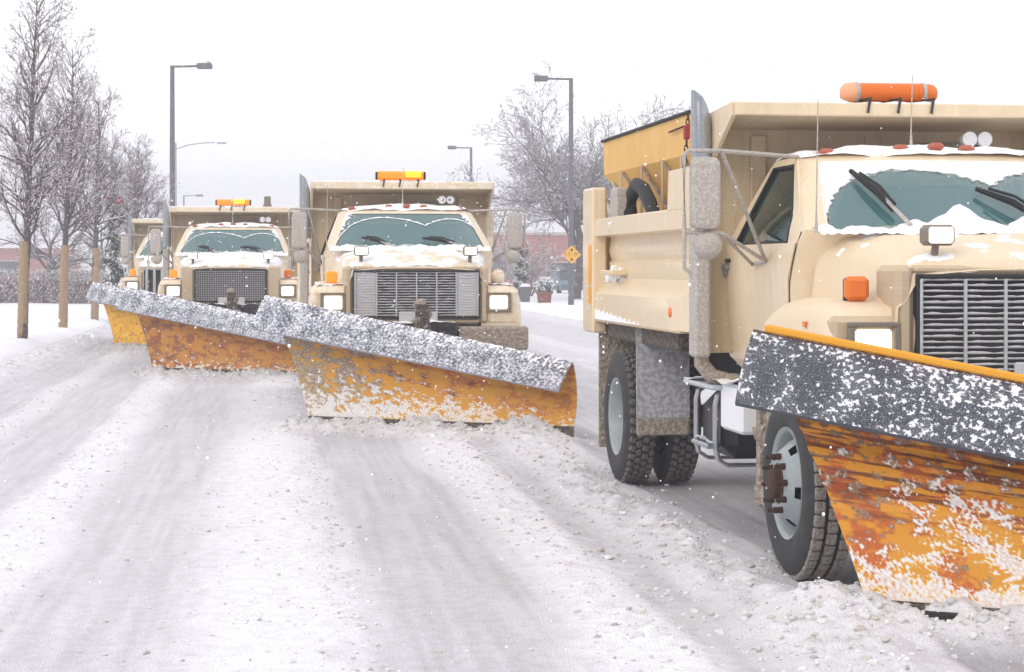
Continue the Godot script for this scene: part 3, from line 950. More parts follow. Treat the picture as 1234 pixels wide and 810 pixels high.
	for k in 9:
		var u: float = [2.30, 2.32, 2.338, 2.355, 2.362, 2.369, 2.375, 2.377, 2.378][k]
		var row := []
		for c in range(-44, 45): row.append(cab_pt(u, absf(c) / 44.0 * 9.0, -1.0 if c < 0 else 1.0) if k < 7 else cab_pt(2.375, absf(c) / 44.0 * 9.0, -1.0 if c < 0 else 1.0).lerp(Vector3(0, 2.38, -1.45), (k - 6) * 0.49))
		rs.append(row)
	part(t, "roof_snow", snow_over(rs, 0.022, -0.004, 520 + kind, 10.0), M.snow, 80.0)
	# five marker lamps along the front of the roof
	for x in [-0.62, -0.2, 0.0, 0.2, 0.62]:
		var mk := MB.new()
		mk.box(Vector3(x, 2.365 - absf(x) * 0.05, -0.83 - absf(x) * 0.2), Vector3(0.085, 0.045, 0.09), 0.018)
		part(t, "roof_marker_lamp", mk, M.marker)
	# wipers
	for w in [[-0.36, -0.02, -0.56, 2.20], [0.30, -0.02, 0.03, 2.09]] if kind == 0 else [[-0.15, 0.02, -0.52, 1.98], [0.52, -0.06, 0.12, 1.975]]:
		var wp := MB.new()
		var a := cab_pt(1.89, absf(w[0]) / 0.93 * 4.4, signf(w[0]), 0.03)
		var foot := Vector3(a.x, 1.89, a.z + 0.05)
		var f2: float = (w[3] - 1.87) / 0.40
		var wr: float = cab_row(w[3])[2]
		var colx := 0.0
		for k in 40:
			if cab_pt(w[3], k * 0.1, 1.0).x >= absf(w[2]):
				colx = k * 0.1
				break
		var tip := cab_pt(w[3], colx, signf(w[2]), 0.03)
		var mid2 := foot.lerp(tip, 0.55) + Vector3(0, 0.02, 0.02)
		wp.tube([foot, mid2], [0.012, 0.010], 6)
		part(t, "wiper_arm", wp, M.frosted)
		var bl := MB.new()
		var b0 := foot.lerp(tip, 0.28)
		bl.tube([b0, mid2, tip + Vector3(0, 0.01, 0.01)], [0.014, 0.022, 0.014], 6)
		bl.tube([b0 + Vector3(0, 0.03, 0.03), mid2 + Vector3(0, 0.032, 0.03), tip.lerp(mid2, 0.3) + Vector3(0, 0.03, 0.03)], 0.009, 5)
		part(t, "wiper_blade", bl, M.rubber)
	# nose: surround and grille
	var nose := MB.new()
	var go: float = 0.678 if kind != 2 else 0.56
	nose.span(Vector3(-0.775, 1.06, 0.40), Vector3(-go, 1.675, 0.738), 0.03)
	nose.span(Vector3(go, 1.06, 0.40), Vector3(0.775, 1.675, 0.738), 0.03)
	nose.span(Vector3(-go, 1.63, 0.40), Vector3(go, 1.674, 0.736), 0.015)
	nose.span(Vector3(-go, 1.061, 0.40), Vector3(go, 1.11, 0.736), 0.015)
	part(t, "grille_surround", nose, M.grimy)
	var gw: float = 0.678 if kind != 2 else 0.56
	var grille := Node3D.new()
	grille.name = "grille"
	t.add_child(grille, true)
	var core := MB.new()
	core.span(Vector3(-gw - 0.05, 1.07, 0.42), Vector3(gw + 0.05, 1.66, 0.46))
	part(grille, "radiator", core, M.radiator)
	var rimf := MB.new()
	for e in [[-gw, 1.11, -gw + 0.022, 1.63], [gw - 0.022, 1.11, gw, 1.63], [-gw + 0.022, 1.608, gw - 0.022, 1.63], [-gw + 0.022, 1.11, gw - 0.022, 1.132]]:
		rimf.span(Vector3(e[0], e[1], 0.735), Vector3(e[2], e[3], 0.768), 0.005)
	part(grille, "grille_frame", rimf, M.blackplastic if kind != 3 else M.bare)
	if kind < 2:
		var sn := FastNoiseLite.new()
		sn.seed = 15 + kind; sn.frequency = 9.0; sn.fractal_octaves = 3
		for k in 17:
			var slat := MB.new()
			var sp := []
			var sr := []
			for i in 45:
				var x := lerpf(-gw + 0.024, gw - 0.024, i / 44.0)
				var e := sn.get_noise_2d(x, k * 0.7)
				sp.append(Vector3(x, 1.150 + k * 0.0283 + e * 0.003, 0.752 + e * 0.003))
				sr.append(0.0062 + e * 0.005)
			slat.tube(sp, sr, 6)
			part(grille, "slat", slat, M.slat, 80.0)
		for x in [-0.655, -0.425, -0.215, 0.0, 0.215, 0.425, 0.655]:
			var dv := MB.new()
			dv.box(Vector3(x, 1.37, 0.764), Vector3(0.016, 0.47, 0.02), 0.004)
			part(grille, "divider", dv, M.bare)
		if kind == 1:
			for sx in [-0.54, 0.54]:
				var cl := MB.new()
				cl.box(Vector3(sx, 1.37, 0.748), Vector3(0.21, 0.46, 0.012))
				part(grille, "snow_clogging", cl, M.slat)
	elif kind == 2:
		var mesh_bars := MB.new()
		for k in 30: mesh_bars.box(Vector3(-gw + 0.04 + k * (gw * 2 - 0.08) / 29.0, 1.37, 0.75), Vector3(0.006, 0.47, 0.006))
		for k in 14: mesh_bars.box(Vector3(0, 1.15 + k * 0.034, 0.755), Vector3(gw * 2 - 0.05, 0.006, 0.006))
		var mn := part(grille, "wire_mesh", mesh_bars, M.slat)
		mn.set_meta("kind", "stuff")
	else:
		for k in 9:
			var bar := MB.new()
			bar.box(Vector3(-0.6 + k * 0.15, 1.37, 0.765 - 0.0), Vector3(0.055, 0.48, 0.03), 0.008)
			part(grille, "upright_bar", bar, M.bare)
	# fenders, lamps
	for side in [-1.0, 1.0]:
		var fd := MB.new()
		var prows := []
		var tops := [[-0.74, 1.10], [-0.70, 1.22], [-0.63, 1.33], [-0.52, 1.42], [-0.36, 1.475], [-0.15, 1.50], [0.1, 1.505], [0.35, 1.50], [0.52, 1.485], [0.62, 1.455], [0.68, 1.41], [0.705, 1.35]]
		for e in tops:
			var p: float = e[0]
			var ut: float = e[1]
			var ub := 1.03
			if absf(p) < 0.62: ub = maxf(1.03, 0.50 + sqrt(0.64 * 0.64 - p * p))
			ub = minf(ub, ut - 0.04)
			var row := []
			for q in [[0.66, 0.0], [0.98, 0.0], [1.05, 0.02], [1.10, 0.06], [1.125, 0.13]]:
				row.append(Vector3(q[0] * side, maxf(ut - q[1] * minf(1.0, (ut - ub) / 0.2), ub), p))
			row.append(Vector3(1.13 * side, lerpf(ub, ut - 0.13, 0.4) if ut - 0.13 > ub else ub + 0.005, p))
			row.append(Vector3(1.128 * side, ub, p))
			row.append(Vector3(0.70 * side, ub, p))
			prows.append(row)
		fd.grid(prows, side > 0)
		fd.has_uv = false
		var fc := Vector3(0.9 * side, 1.2, 0.707)
		for e in [[prows[prows.size() - 1], true], [prows[0], false]]:
			var c := Vector3()
			for q in e[0]: c += q
			c /= e[0].size()
			for k in e[0].size():
				var a1: Vector3 = e[0][k]
				var b1: Vector3 = e[0][(k + 1) % e[0].size()]
				if (side > 0) == e[1]: fd.tri(c, b1, a1)
				else: fd.tri(c, a1, b1)
		var fn := part(t, "fender", fd, M.hoodpaint if kind == 0 else paint, 40.0)
		var front := MB.new()
		front.span(Vector3(0.70 * side, 1.045, 0.60), Vector3(1.10 * side, 1.42, 0.712), 0.03)
		part(fn, "headlight_panel", front, M.grimy if kind == 0 else paint)
		var fs := sheet(Vector3(0.68 * side, 1.505, -0.45), Vector3(1.06 * side, 1.49, -0.45), Vector3(1.06 * side, 1.47, 0.60), Vector3(0.68 * side, 1.485, 0.60), 40, 90)
		if kind > 0: part(fn, "fender_snow", snow_over(fs, 0.014, [0.0125, 0.006, 0.004, 0.004][kind], 540 + kind * 2 + int(side), 30.0), M.snow, 80.0)
		var head := Node3D.new()
		head.name = "headlight"
		t.add_child(head, true)
		var bz := MB.new()
		var c0 := Vector3(0.886 * side, 1.286, 0.72)
		for e in [[-0.135, -0.105, 0.135, -0.078], [-0.135, 0.078, 0.135, 0.105], [-0.135, -0.078, -0.10, 0.078], [0.10, -0.078, 0.135, 0.078]]:
			bz.span(c0 + Vector3(e[0], e[1], -0.02), c0 + Vector3(e[2], e[3], 0.022), 0.006)
		part(head, "bezel", bz, M.bezel)
		var ln := MB.new()
		ln.box(c0 + Vector3(0, 0.0, -0.005), Vector3(0.185, 0.135, 0.03), 0.012)
		part(head, "lens", ln, M.lit)
		var spot := SpotLight3D.new()
		spot.name = "headlight_beam"
		spot.light_color = Color(1.0, 0.96, 0.88)
		spot.light_energy = 0.05
		spot.spot_angle = 35.0
		spot.spot_range = 30.0
		spot.light_size = 0.08
		spot.shadow_enabled = true
		t.add_child(spot, true)
		spot.position = c0 + Vector3(0, 0, 0.05)
		spot.rotation = Vector3(-0.06, PI, 0)
		# turn signal on the shoulder of the hood
		var ts := Node3D.new()
		ts.name = "turn_signal"
		t.add_child(ts, true)
		var tb := MB.new()
		tb.box(Vector3(0.895 * side, 1.555, 0.47), Vector3(0.125, 0.125, 0.07), 0.022)
		part(ts, "lens", tb, M.amber if kind == 0 or side > 0 else M.amberglow)
		var tf := MB.new()
		tf.box(Vector3(0.895 * side, 1.545, 0.425), Vector3(0.11, 0.13, 0.04), 0.012)
		part(ts, "housing", tf, M.blackplastic)
		if kind == 1 and side > 0:
			part(ts, "snow_cap", lump(Vector3(0.9, 1.56, 0.49), Vector3(0.075, 0.075, 0.06), 77, 0.2), M.dusty)
		var sm := MB.new()
		sm.box(Vector3(1.133 * side, 1.37, 0.35), Vector3(0.012, 0.03, 0.05), 0.003)
		part(t, "side_marker_lamp", sm, M.amber)
		# plow lamp on a stalk above the grille
		var pl := Node3D.new()
		pl.name = "plow_lamp"
		t.add_child(pl, true)
		var hc := Vector3(0.585 * side, 1.835, 0.66)
		if side < 0 and kind == 0: hc = Vector3(-0.535, 1.825, 0.66)
		var hb := MB.new()
		hb.box(hc, Vector3(0.155, 0.105, 0.12), 0.02)
		hb.tube([hc + Vector3(0, -0.04, -0.02), hc + Vector3(0, -0.13, -0.05)], 0.02, 6)
		part(pl, "lamp_housing", hb, M.bezel)
		var hl := MB.new()
		hl.box(hc + Vector3(0, 0, 0.058), Vector3(0.125, 0.08, 0.02), 0.01)
		part(pl, "lens", hl, M.lit)
		# mirror on tubular brackets
		var mr := Node3D.new()
		mr.name = "side_mirror"
		t.add_child(mr, true)
		var ml: float = o.mirror * side
		var mp := -0.62
		var bx := MB.new()
		var half_w := 0.085
		var mring := []
		for z in [[-0.065, 0.8], [-0.05, 0.97], [0.0, 1.0], [0.012, 0.97], [0.014, 0.9]]:
			var rg := []
			for k in 24:
				var a := TAU * k / 24
				var ca := signf(cos(a)) * pow(absf(cos(a)), 0.35)
				var sa := signf(sin(a)) * pow(absf(sin(a)), 0.25)
				rg.append(Vector3(ml + ca * half_w * z[1], 2.08 + sa * 0.205 * z[1], mp + z[0] * -1.0))
			rg.reverse()
			mring.append(rg)
		bx.loft(mring)
		part(mr, "mirror_housing", bx, M.frosted, 30.0)
		var loop := MB.new()
		var lo: float = ml - half_w * side * -1.35
		var li: float = ml - half_w * side * 1.2
		loop.tube([cab_pt(2.315, 5.5, side), Vector3(li, 2.318, mp), Vector3(lerpf(lo, ml, 0.2), 2.318, mp), Vector3(lo, 2.29, mp), Vector3(lo, 1.88, mp), Vector3(lo, 1.66, mp), Vector3(lerpf(lo, ml, 0.5), 1.615, mp)], 0.013, 7)
		loop.tube([Vector3(lo, 1.86, mp), Vector3(li, 1.855, mp), cab_pt(1.70, 6.6, side, 0.02)], 0.012, 7)
		loop.tube([Vector3(li, 1.85, mp), cab_pt(1.68, 7.0, side, 0.03), cab_pt(1.70, 6.6, side, 0.02)], 0.012, 7)
		loop.tube([Vector3(li, 2.31, mp), cab_pt(1.70, 6.6, side, 0.02)], 0.012, 7)
		part(mr, "bracket", loop, M.frosted)
		var cv := MB.new()
		cv.lathe([Vector2(0, -0.05), Vector2(0.06, -0.035), Vector2(0.085, 0.0), Vector2(0.085, 0.012), Vector2(0.0, 0.02)], Transform3D(Basis(Vector3.RIGHT, -PI / 2), Vector3(ml - 0.02 * side, 1.79, mp)), 20)
		part(mr, "convex_mirror", cv, M.frosted)
	# bumper
	for side in [-1.0, 1.0]:
		var bp := MB.new()
		bp.span(Vector3(0.44 * side, 0.78, 0.74), Vector3(1.18 * side, 1.03, 0.95), 0.02)
		part(t, "bumper", bp, M.slush)
	# aerials
	for e in [[-0.93, 1.85, -0.12, 1.0], [-0.02, 2.37, -1.2, 0.62]]:
		var ar := MB.new()
		ar.tube([Vector3(e[0], e[1], e[2]), Vector3(e[0], e[1] + 0.12, e[2]), Vector3(e[0] + 0.01, e[1] + e[3] * 0.72, e[2])], [0.012, 0.0045, 0.003], 5)
		part(t, "aerial", ar, M.frosted)
	make_chassis(t, kind)
	make_body(t, kind, paint)
	make_plow(t, kind)
	return t

func make_chassis(t: Node3D, kind: int):
	for side in [-1.0, 1.0]:
		var rail := MB.new()
		rail.span(Vector3(0.36 * side, 0.76, -5.9), Vector3(0.46 * side, 1.02, 0.74), 0.01)
		part(t, "frame_rail", rail, M.dark)
		wheel(t, Vector3(1.148 * side, 0.513, 0.0), side, "front_wheel", false)
		wheel(t, Vector3(1.148 * side, 0.513, -4.777), side, "rear_wheel", true)
		# flap before the rear wheels, apron behind them
		var fl := MB.new()
		fl.plate(sheet(Vector3(-0.20, 0.55, 0.02), Vector3(0.20, 0.55, 0.02), Vector3(0.20, 1.24, 0.0), Vector3(-0.20, 1.24, 0.0), 6, 8), Vector3(0, 0, -0.015))
		var fo := part(t, "mud_flap", fl, M.flap)
		fo.position = Vector3(0.905 * side, 0, -4.12)
		var hem := MB.new()
		hem.box(Vector3(0, 0.485, 0.012), Vector3(0.40, 0.13, 0.03), 0.01)
		part(fo, "slush_hem", hem, M.slush)
		var ap := MB.new()
		ap.box(Vector3(0.81 * side, 0.70, -5.62), Vector3(0.60, 1.0, 0.02), 0.004)
		part(t, "rear_apron", ap, M.slush)
		var fm := MB.new()
		fm.box(Vector3(0.82 * side, 0.68, -0.74), Vector3(0.55, 0.74, 0.05), 0.015)
		part(t, "front_mud_flap", fm, M.slush)
		for k in 6:
			part(t, "slush_lump", lump(Vector3((1.02 - 0.06 * (k % 3)) * side, 0.36 + k * 0.11, -0.71), Vector3(0.09, 0.09, 0.06), 600 + k, 0.45, 12), M.slush)
		# dark wheel housing over the rear wheels
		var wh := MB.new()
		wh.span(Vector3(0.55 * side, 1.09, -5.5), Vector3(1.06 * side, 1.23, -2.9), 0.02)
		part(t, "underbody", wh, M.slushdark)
		# tank with a step and straps under the door
		var tk := Node3D.new()
		tk.name = "fuel_tank"
		t.add_child(tk, true)
		var tb := MB.new()
		tb.span(Vector3(0.55 * side, 0.46, -2.45), Vector3(1.02 * side, 0.86, -1.80), 0.09)
		part(tk, "tank", tb, M.blackplastic)
		for p in [-2.40, -1.88]:
			var st := MB.new()
			var path := []
			for q in [[0.56, 0.90], [0.98, 0.90], [1.04, 0.86], [1.055, 0.80], [1.055, 0.53], [1.04, 0.46], [0.98, 0.42], [0.56, 0.42]]: path.append(Vector3(q[0] * side, q[1], p))
			for k in path.size() - 1:
				var a: Vector3 = path[k]
				var b: Vector3 = path[k + 1]
				var x := (b - a).normalized()
				st.box((a + b) * 0.5, Vector3((b - a).length() + 0.012, 0.02, 0.085), 0.006, Basis(x, Vector3(0, 0, 1).cross(x), Vector3(0, 0, 1)))
			part(tk, "strap", st, M.chrome)
		var sp := MB.new()
		sp.span(Vector3(0.60 * side, 0.52, -2.36), Vector3(1.10 * side, 0.55, -1.92), 0.008)
		part(tk, "step", sp, M.chrome)
		var ss := sheet(Vector3(0.62 * side, 0.552, -2.34), Vector3(1.09 * side, 0.552, -2.34), Vector3(1.09 * side, 0.552, -1.94), Vector3(0.62 * side, 0.552, -1.94), 20, 20)
		part(tk, "step_snow", snow_over(ss, 0.03, -0.004, 611, 9.0), M.snow, 85.0)
		var bb := MB.new()
		bb.span(Vector3(0.62 * side, 0.66, -1.78), Vector3(1.05 * side, 0.95, -1.28), 0.02)
		part(t, "battery_box", bb, M.lens)
		var up := MB.new()
		up.span(Vector3(0.58 * side, 0.90, -2.52), Vector3(1.12 * side, 0.93, -1.72), 0.01)
		part(t, "running_board", up, M.bare)
		var us := sheet(Vector3(0.58 * side, 0.932, -2.52), Vector3(1.12 * side, 0.932, -2.52), Vector3(1.08 * side, 0.952, -1.3), Vector3(0.58 * side, 0.952, -1.3), 24, 50)
		part(t, "running_board_snow", snow_over(us, 0.03, -0.006, 612, 9.0), M.snow, 85.0)
	var ax := MB.new()
	ax.tube([Vector3(-0.95, 0.5, 0), Vector3(0.95, 0.5, 0)], 0.06, 8)
	part(t, "front_axle", ax, M.slushdark)
	var rx := MB.new()
	rx.tube([Vector3(-0.75, 0.51, -4.777), Vector3(-0.25, 0.51, -4.777), Vector3(0.0, 0.51, -4.777), Vector3(0.25, 0.51, -4.777), Vector3(0.75, 0.51, -4.777)], [0.09, 0.09, 0.2, 0.09, 0.09], 10)
	part(t, "rear_axle", rx, M.slushdark)
	var en := MB.new()
	en.span(Vector3(-0.34, 0.6, -1.6), Vector3(0.34, 1.35, 0.36), 0.05)
	part(t, "engine_block", en, M.core)
	# exhaust stack on the truck's right hand side
	var sk := Node3D.new()
	sk.name = "exhaust_stack"
	t.add_child(sk, true)
	var pipe := MB.new()
	var rings := []
	for k in 19:
		var y := lerpf(2.0, 2.775, k / 18.0)
		var f := clampf((y - 2.40) / 0.375, 0.0, 1.0)
		var inner := lerpf(0.068, -0.066, 1.0 - sqrt(1.0 - f * f * 0.999))
		var rg := []
		for j in 24:
			var a := TAU * j / 24
			rg.append(Vector3(-1.135 + minf(cos(a) * 0.068, inner), y, -1.92 + sin(a) * 0.068 * (1.0 - 0.3 * f * f)))
		rg.reverse()
		rings.append(rg)
	pipe.loft(rings, false, false)
	part(sk, "stack_pipe", pipe, M.chrome)
	var low := MB.new()
	low.tube([Vector3(-1.14, 1.95, -1.90), Vector3(-1.14, 1.06, -1.90), Vector3(-1.08, 0.98, -1.88), Vector3(-0.9, 0.93, -1.8)], 0.05, 12)
	part(sk, "lower_pipe", low, M.slush)
	var sh := MB.new()
	sh.span(Vector3(-1.20, 1.10, -2.0), Vector3(-1.10, 1.96, -1.82), 0.015)
	part(sk, "heat_shield", sh, M.frosted)

func make_body(t: Node3D, kind: int, paint: Material):
	var grime: Material = M.bulkhead
	var bed := Node3D.new()
	bed.name = "dump_body"
	t.add_child(bed, true)
	for side in [-1.0, 1.0]:
		# side wall: folded sheet, seen end on as (sideways, up)
		var prof := [[1.15, 1.24], [1.15, 1.45], [1.02, 1.575], [1.035, 1.70], [1.015, 1.72], [1.035, 1.79], [1.02, 1.905], [1.15, 1.915], [1.15, 2.045], [1.05, 2.05]]
		var wall := MB.new()
		var rows := []
		for q in prof:
			var row := []
			var pf: float = -2.56 if q[0] > 1.1 and q[1] < 1.5 else -2.20
			for k in 9: row.append(Vector3(q[0] * side, q[1], lerpf(-5.56, pf, k / 8.0)))
			# the front end folds in towards the bulkhead
			row.append(Vector3(minf(q[0], 1.03) * side, q[1], -2.06))
			rows.append(row)
		wall.grid(rows, side > 0)
		wall.has_uv = false
		var inner := MB.new()
		part(bed, "side_wall", wall, paint, 25.0)
		inner.plate(sheet(Vector3(0.93 * side, 1.30, -5.6), Vector3(0.93 * side, 1.30, -2.05), Vector3(0.98 * side, 2.046, -2.05), Vector3(0.98 * side, 2.046, -5.6), 4, 3), Vector3(0.02 * side, 0, 0))
		part(bed, "inner_wall", inner, grime)
		var rt := MB.new()
		rt.span(Vector3(0.94 * side, 2.03, -5.56), Vector3(1.148 * side, 2.052, -2.2), 0.006)
		part(bed, "top_rail", rt, paint)
		var under := MB.new()
		under.span(Vector3(0.5 * side, 1.225, -5.56), Vector3(1.148 * side, 1.245, -2.5), 0.004)
		part(bed, "floor_edge", under, grime)
		# raised front corner
		var wing := MB.new()
		wing.prism(PackedVector2Array([Vector2(-2.84, 2.046), Vector2(-2.12, 2.046), Vector2(-2.12, 2.31), Vector2(-2.80, 2.31)]), 1.10 * side, 1.153 * side)
		wing.span(Vector3(0.98 * side, 2.046, -2.16), Vector3(1.10 * side, 2.31, -2.12), 0.006)
		part(bed, "front_corner", wing, paint)
		# rear post with its reflector
		var post := MB.new()
		post.span(Vector3(1.05 * side, 1.13, -6.0), Vector3(1.175 * side, 2.31, -5.56), 0.018)
		part(bed, "rear_post", post, paint)
		var rf := MB.new()
		rf.span(Vector3(1.176 * side, 1.52, -5.72), Vector3(1.181 * side, 1.84, -5.60))
		rf.span(Vector3(1.176 * side, 1.37, -5.72), Vector3(1.181 * side, 1.50, -5.60))
		part(bed, "reflector_strip", rf, M.reflector)
		var dk := MB.new()
		dk.lathe([Vector2(0.0, 0.012), Vector2(0.028, 0.012), Vector2(0.035, 0.0), Vector2(0.0, 0.0)], Transform3D(Basis(Vector3(0, 0, 1), -PI / 2 * side), Vector3(1.15 * side, 1.36, -2.75)), 16)
		part(bed, "side_reflector", dk, M.amber)
		var brk := MB.new()
		brk.span(Vector3(1.02 * side, 1.60, -5.35), Vector3(1.15 * side, 1.64, -4.85), 0.008)
		part(bed, "tie_step", brk, paint)
		for k in 7:
			part(bed, "ledge_drift", lump(Vector3((1.045 - 0.004 * k) * side, 1.565 + 0.035 * (k % 3), -5.5 + k * 0.085), Vector3(0.035, 0.05 - 0.004 * k, 0.07), 640 + k, 0.3, 12), M.snow, 80.0)
		var lip := MB.new()
		var r0 := []; var r1 := []
		for k in 60:
			var p := lerpf(-5.55, -3.8, k / 59.0)
			r0.append(Vector3(1.155 * side, 1.245, p))
			r1.append(Vector3(1.155 * side, 1.245 + maxf(0.002, 0.075 * (1.0 - k / 59.0) + 0.02 * sin(k * 1.7) * sin(k * 0.63)), p))
		lip.plate([r0, r1], Vector3(-0.006 * side, 0, 0))
		part(bed, "clinging_snow", lip, M.snow)
	# floor, tailgate, bulkhead
	var fl := MB.new()
	fl.span(Vector3(-0.95, 1.26, -5.9), Vector3(0.95, 1.30, -2.03))
	part(bed, "floor", fl, grime)
	var tg := MB.new()
	tg.span(Vector3(-1.05, 1.2, -5.93), Vector3(1.05, 2.05, -5.87), 0.01)
	part(bed, "tailgate", tg, paint)
	var bh := MB.new()
	bh.span(Vector3(-1.06, 1.12, -2.06), Vector3(1.06, 2.60, -2.0), 0.008)
	part(bed, "bulkhead", bh, grime)
	for x in [-0.75, 0.0, 0.75]:
		var rib := MB.new()
		rib.span(Vector3(x - 0.05, 1.12, -2.0), Vector3(x + 0.05, 2.5, -1.975), 0.006)
		part(bed, "bulkhead_rib", rib, grime)
	var roof := MB.new()
	roof.prism(PackedVector2Array([Vector2(-2.06, 2.605), Vector2(-1.40, 2.65), Vector2(-1.38, 2.65), Vector2(-1.38, 2.585), Vector2(-1.42, 2.58), Vector2(-2.0, 2.535), Vector2(-2.06, 2.535)]), -1.05, 1.05)
	part(bed, "cab_shield", roof, grime)
	var fascia := MB.new()
	fascia.span(Vector3(-1.06, 2.578, -1.382), Vector3(1.06, 2.662, -1.36), 0.008)
	part(bed, "shield_fascia", fascia, paint)
	for side in [-1.0, 1.0]:
		var gs := MB.new()
		gs.prism(PackedVector2Array([Vector2(-2.06, 2.63), Vector2(-1.39, 2.66), Vector2(-1.39, 2.58), Vector2(-1.97, 2.30), Vector2(-2.06, 2.25)]), 1.05 * side, 1.075 * side)
		part(bed, "shield_gusset", gs, paint)
	var fringe := MB.new()
	var cn := FastNoiseLite.new()
	cn.seed = 630 + kind; cn.frequency = 3.0; cn.fractal_octaves = 4
	var cpath := []
	var crad := []
	for k in 130:
		var x := lerpf(-1.05, 1.05, k / 129.0)
		cpath.append(Vector3(x, 2.660, -1.375))
		crad.append(clampf(0.010 + 0.016 * cn.get_noise_1d(x * 2.0), 0.003, 0.03))
	fringe.tube(cpath, crad, 8)
	part(bed, "shield_snow", fringe, M.snow, 80.0)
	# beacon bar
	var bar := Node3D.new()
	bar.name = "beacon_bar"
	t.add_child(bar, true)
	var y := 2.742
	var z := -1.60
	var lensmat: Material = M.amber if kind == 0 else M.amberglow
	var rr := 0.062
	var body := MB.new()
	var prof := [Vector2(0.0, -0.31), Vector2(rr * 0.6, -0.305), Vector2(rr * 0.92, -0.28), Vector2(rr, -0.25), Vector2(rr, -0.19)]
	var tr := Transform3D(Basis(Vector3(0, 0, 1), -PI / 2), Vector3(-0.02, y, z))
	if kind == 0:
		body.lathe([Vector2(0.0, -0.305), Vector2(rr * 0.6, -0.30), Vector2(rr * 0.92, -0.28), Vector2(rr, -0.25), Vector2(rr, 0.25), Vector2(rr * 0.92, 0.28), Vector2(rr * 0.6, 0.30), Vector2(0.0, 0.305)].duplicate(), tr, 24)
		part(bar, "beacon_lens", body, lensmat)
		for k in 34:
			var fl2 := MB.new()
			fl2.lathe([Vector2(rr, -0.003), Vector2(rr + 0.003, 0.0), Vector2(rr, 0.003)], Transform3D(tr.basis, tr.origin + Vector3(-0.18 + k * 0.0115, 0, 0)), 20)
			part(bar, "flute", fl2, lensmat)
		for x in [-0.215, 0.215]:
			var band := MB.new()
			band.lathe([Vector2(rr, -0.012), Vector2(rr + 0.005, -0.012), Vector2(rr + 0.005, 0.012), Vector2(rr, 0.012)], Transform3D(tr.basis, tr.origin + Vector3(x, 0, 0)), 24)
			part(bar, "band", band, M.frosted)
		var cap := MB.new()
		cap.lathe([Vector2(0.0, -0.312), Vector2(rr * 0.62, -0.306), Vector2(rr * 0.95, -0.284), Vector2(rr + 0.003, -0.25), Vector2(rr + 0.003, -0.215)], tr, 24)
		part(bar, "frosted_end", cap, M.frostlens)
	else:
		body.box(Vector3(-0.02, y, z), Vector3(0.56, 0.105, 0.11), 0.025)
		part(bar, "beacon_lens", body, lensmat)
		var hot := MB.new()
		hot.box(Vector3(0.13 if kind != 2 else 0.08, y + 0.008, z + 0.004), Vector3(0.22, 0.094, 0.11), 0.025)
		part(bar, "lit_section", hot, M.yellowglow)
		var e := MB.new()
		e.box(Vector3(-0.30, y, z), Vector3(0.03, 0.10, 0.10), 0.015)
		e.box(Vector3(0.265, y, z), Vector3(0.03, 0.10, 0.10), 0.015)
		part(bar, "end_cap", e, M.blackplastic)
	for x in [-0.22, -0.03, 0.18]:
		var br := MB.new()
		br.tube([Vector3(x, y - 0.05, z), Vector3(x, 2.69, -1.36), Vector3(x - 0.02, 2.60, -1.345)], 0.009, 6)
		part(bar, "bracket", br, M.blackplastic)
	var base := MB.new()
	base.span(Vector3(-0.26, y - 0.078, z - 0.04), Vector3(0.22, y - 0.06, z + 0.04), 0.005)
	part(bar, "base_plate", base, M.blackplastic)
	# a pair of round work lamps above the cab
	if kind < 3:
		var wl := Node3D.new()
		wl.name = "work_lamp_pair"
		t.add_child(wl, true)
		for dx in [-0.049, 0.049]:
			var lp := MB.new()
			lp.lathe([Vector2(0.02, -0.09), Vector2(0.04, -0.07), Vector2(0.048, 0.0), Vector2(0.046, 0.008), Vector2(0.0, 0.014)], Transform3D(Basis(Vector3.RIGHT, PI / 2), Vector3(0.517 + dx, 2.457, -1.514)), 20)
			part(wl, "round_lamp", lp, M.lens)
			if kind == 1:
				var pu := MB.new()
				pu.lathe([Vector2(0.017, 0.010), Vector2(0.0, 0.022)], Transform3D(Basis(Vector3.RIGHT, PI / 2), Vector3(0.517 + dx * 0.85, 2.457, -1.514)), 12)
				part(wl, "bulb", pu, M.pole)
		var am := MB.new()
		am.tube([Vector3(0.517, 2.45, -1.58), Vector3(0.45, 2.44, -1.7), Vector3(0.32, 2.45, -2.0)], 0.014, 6)
		am.tube([Vector3(0.47, 2.45, -1.57), Vector3(0.57, 2.45, -1.57)], 0.014, 6)
		part(wl, "lamp_arm", am, M.frosted)
	if kind == 2:
		var bc := MB.new()
		bc.lathe([Vector2(0.075, 0.0), Vector2(0.075, 0.05), Vector2(0.06, 0.05), Vector2(0.055, 0.17), Vector2(0.06, 0.19), Vector2(0.0, 0.195)], Transform3D(Basis(), Vector3(0.55, 2.66, -1.75)), 16)
		part(t, "round_beacon", bc, M.bezel)

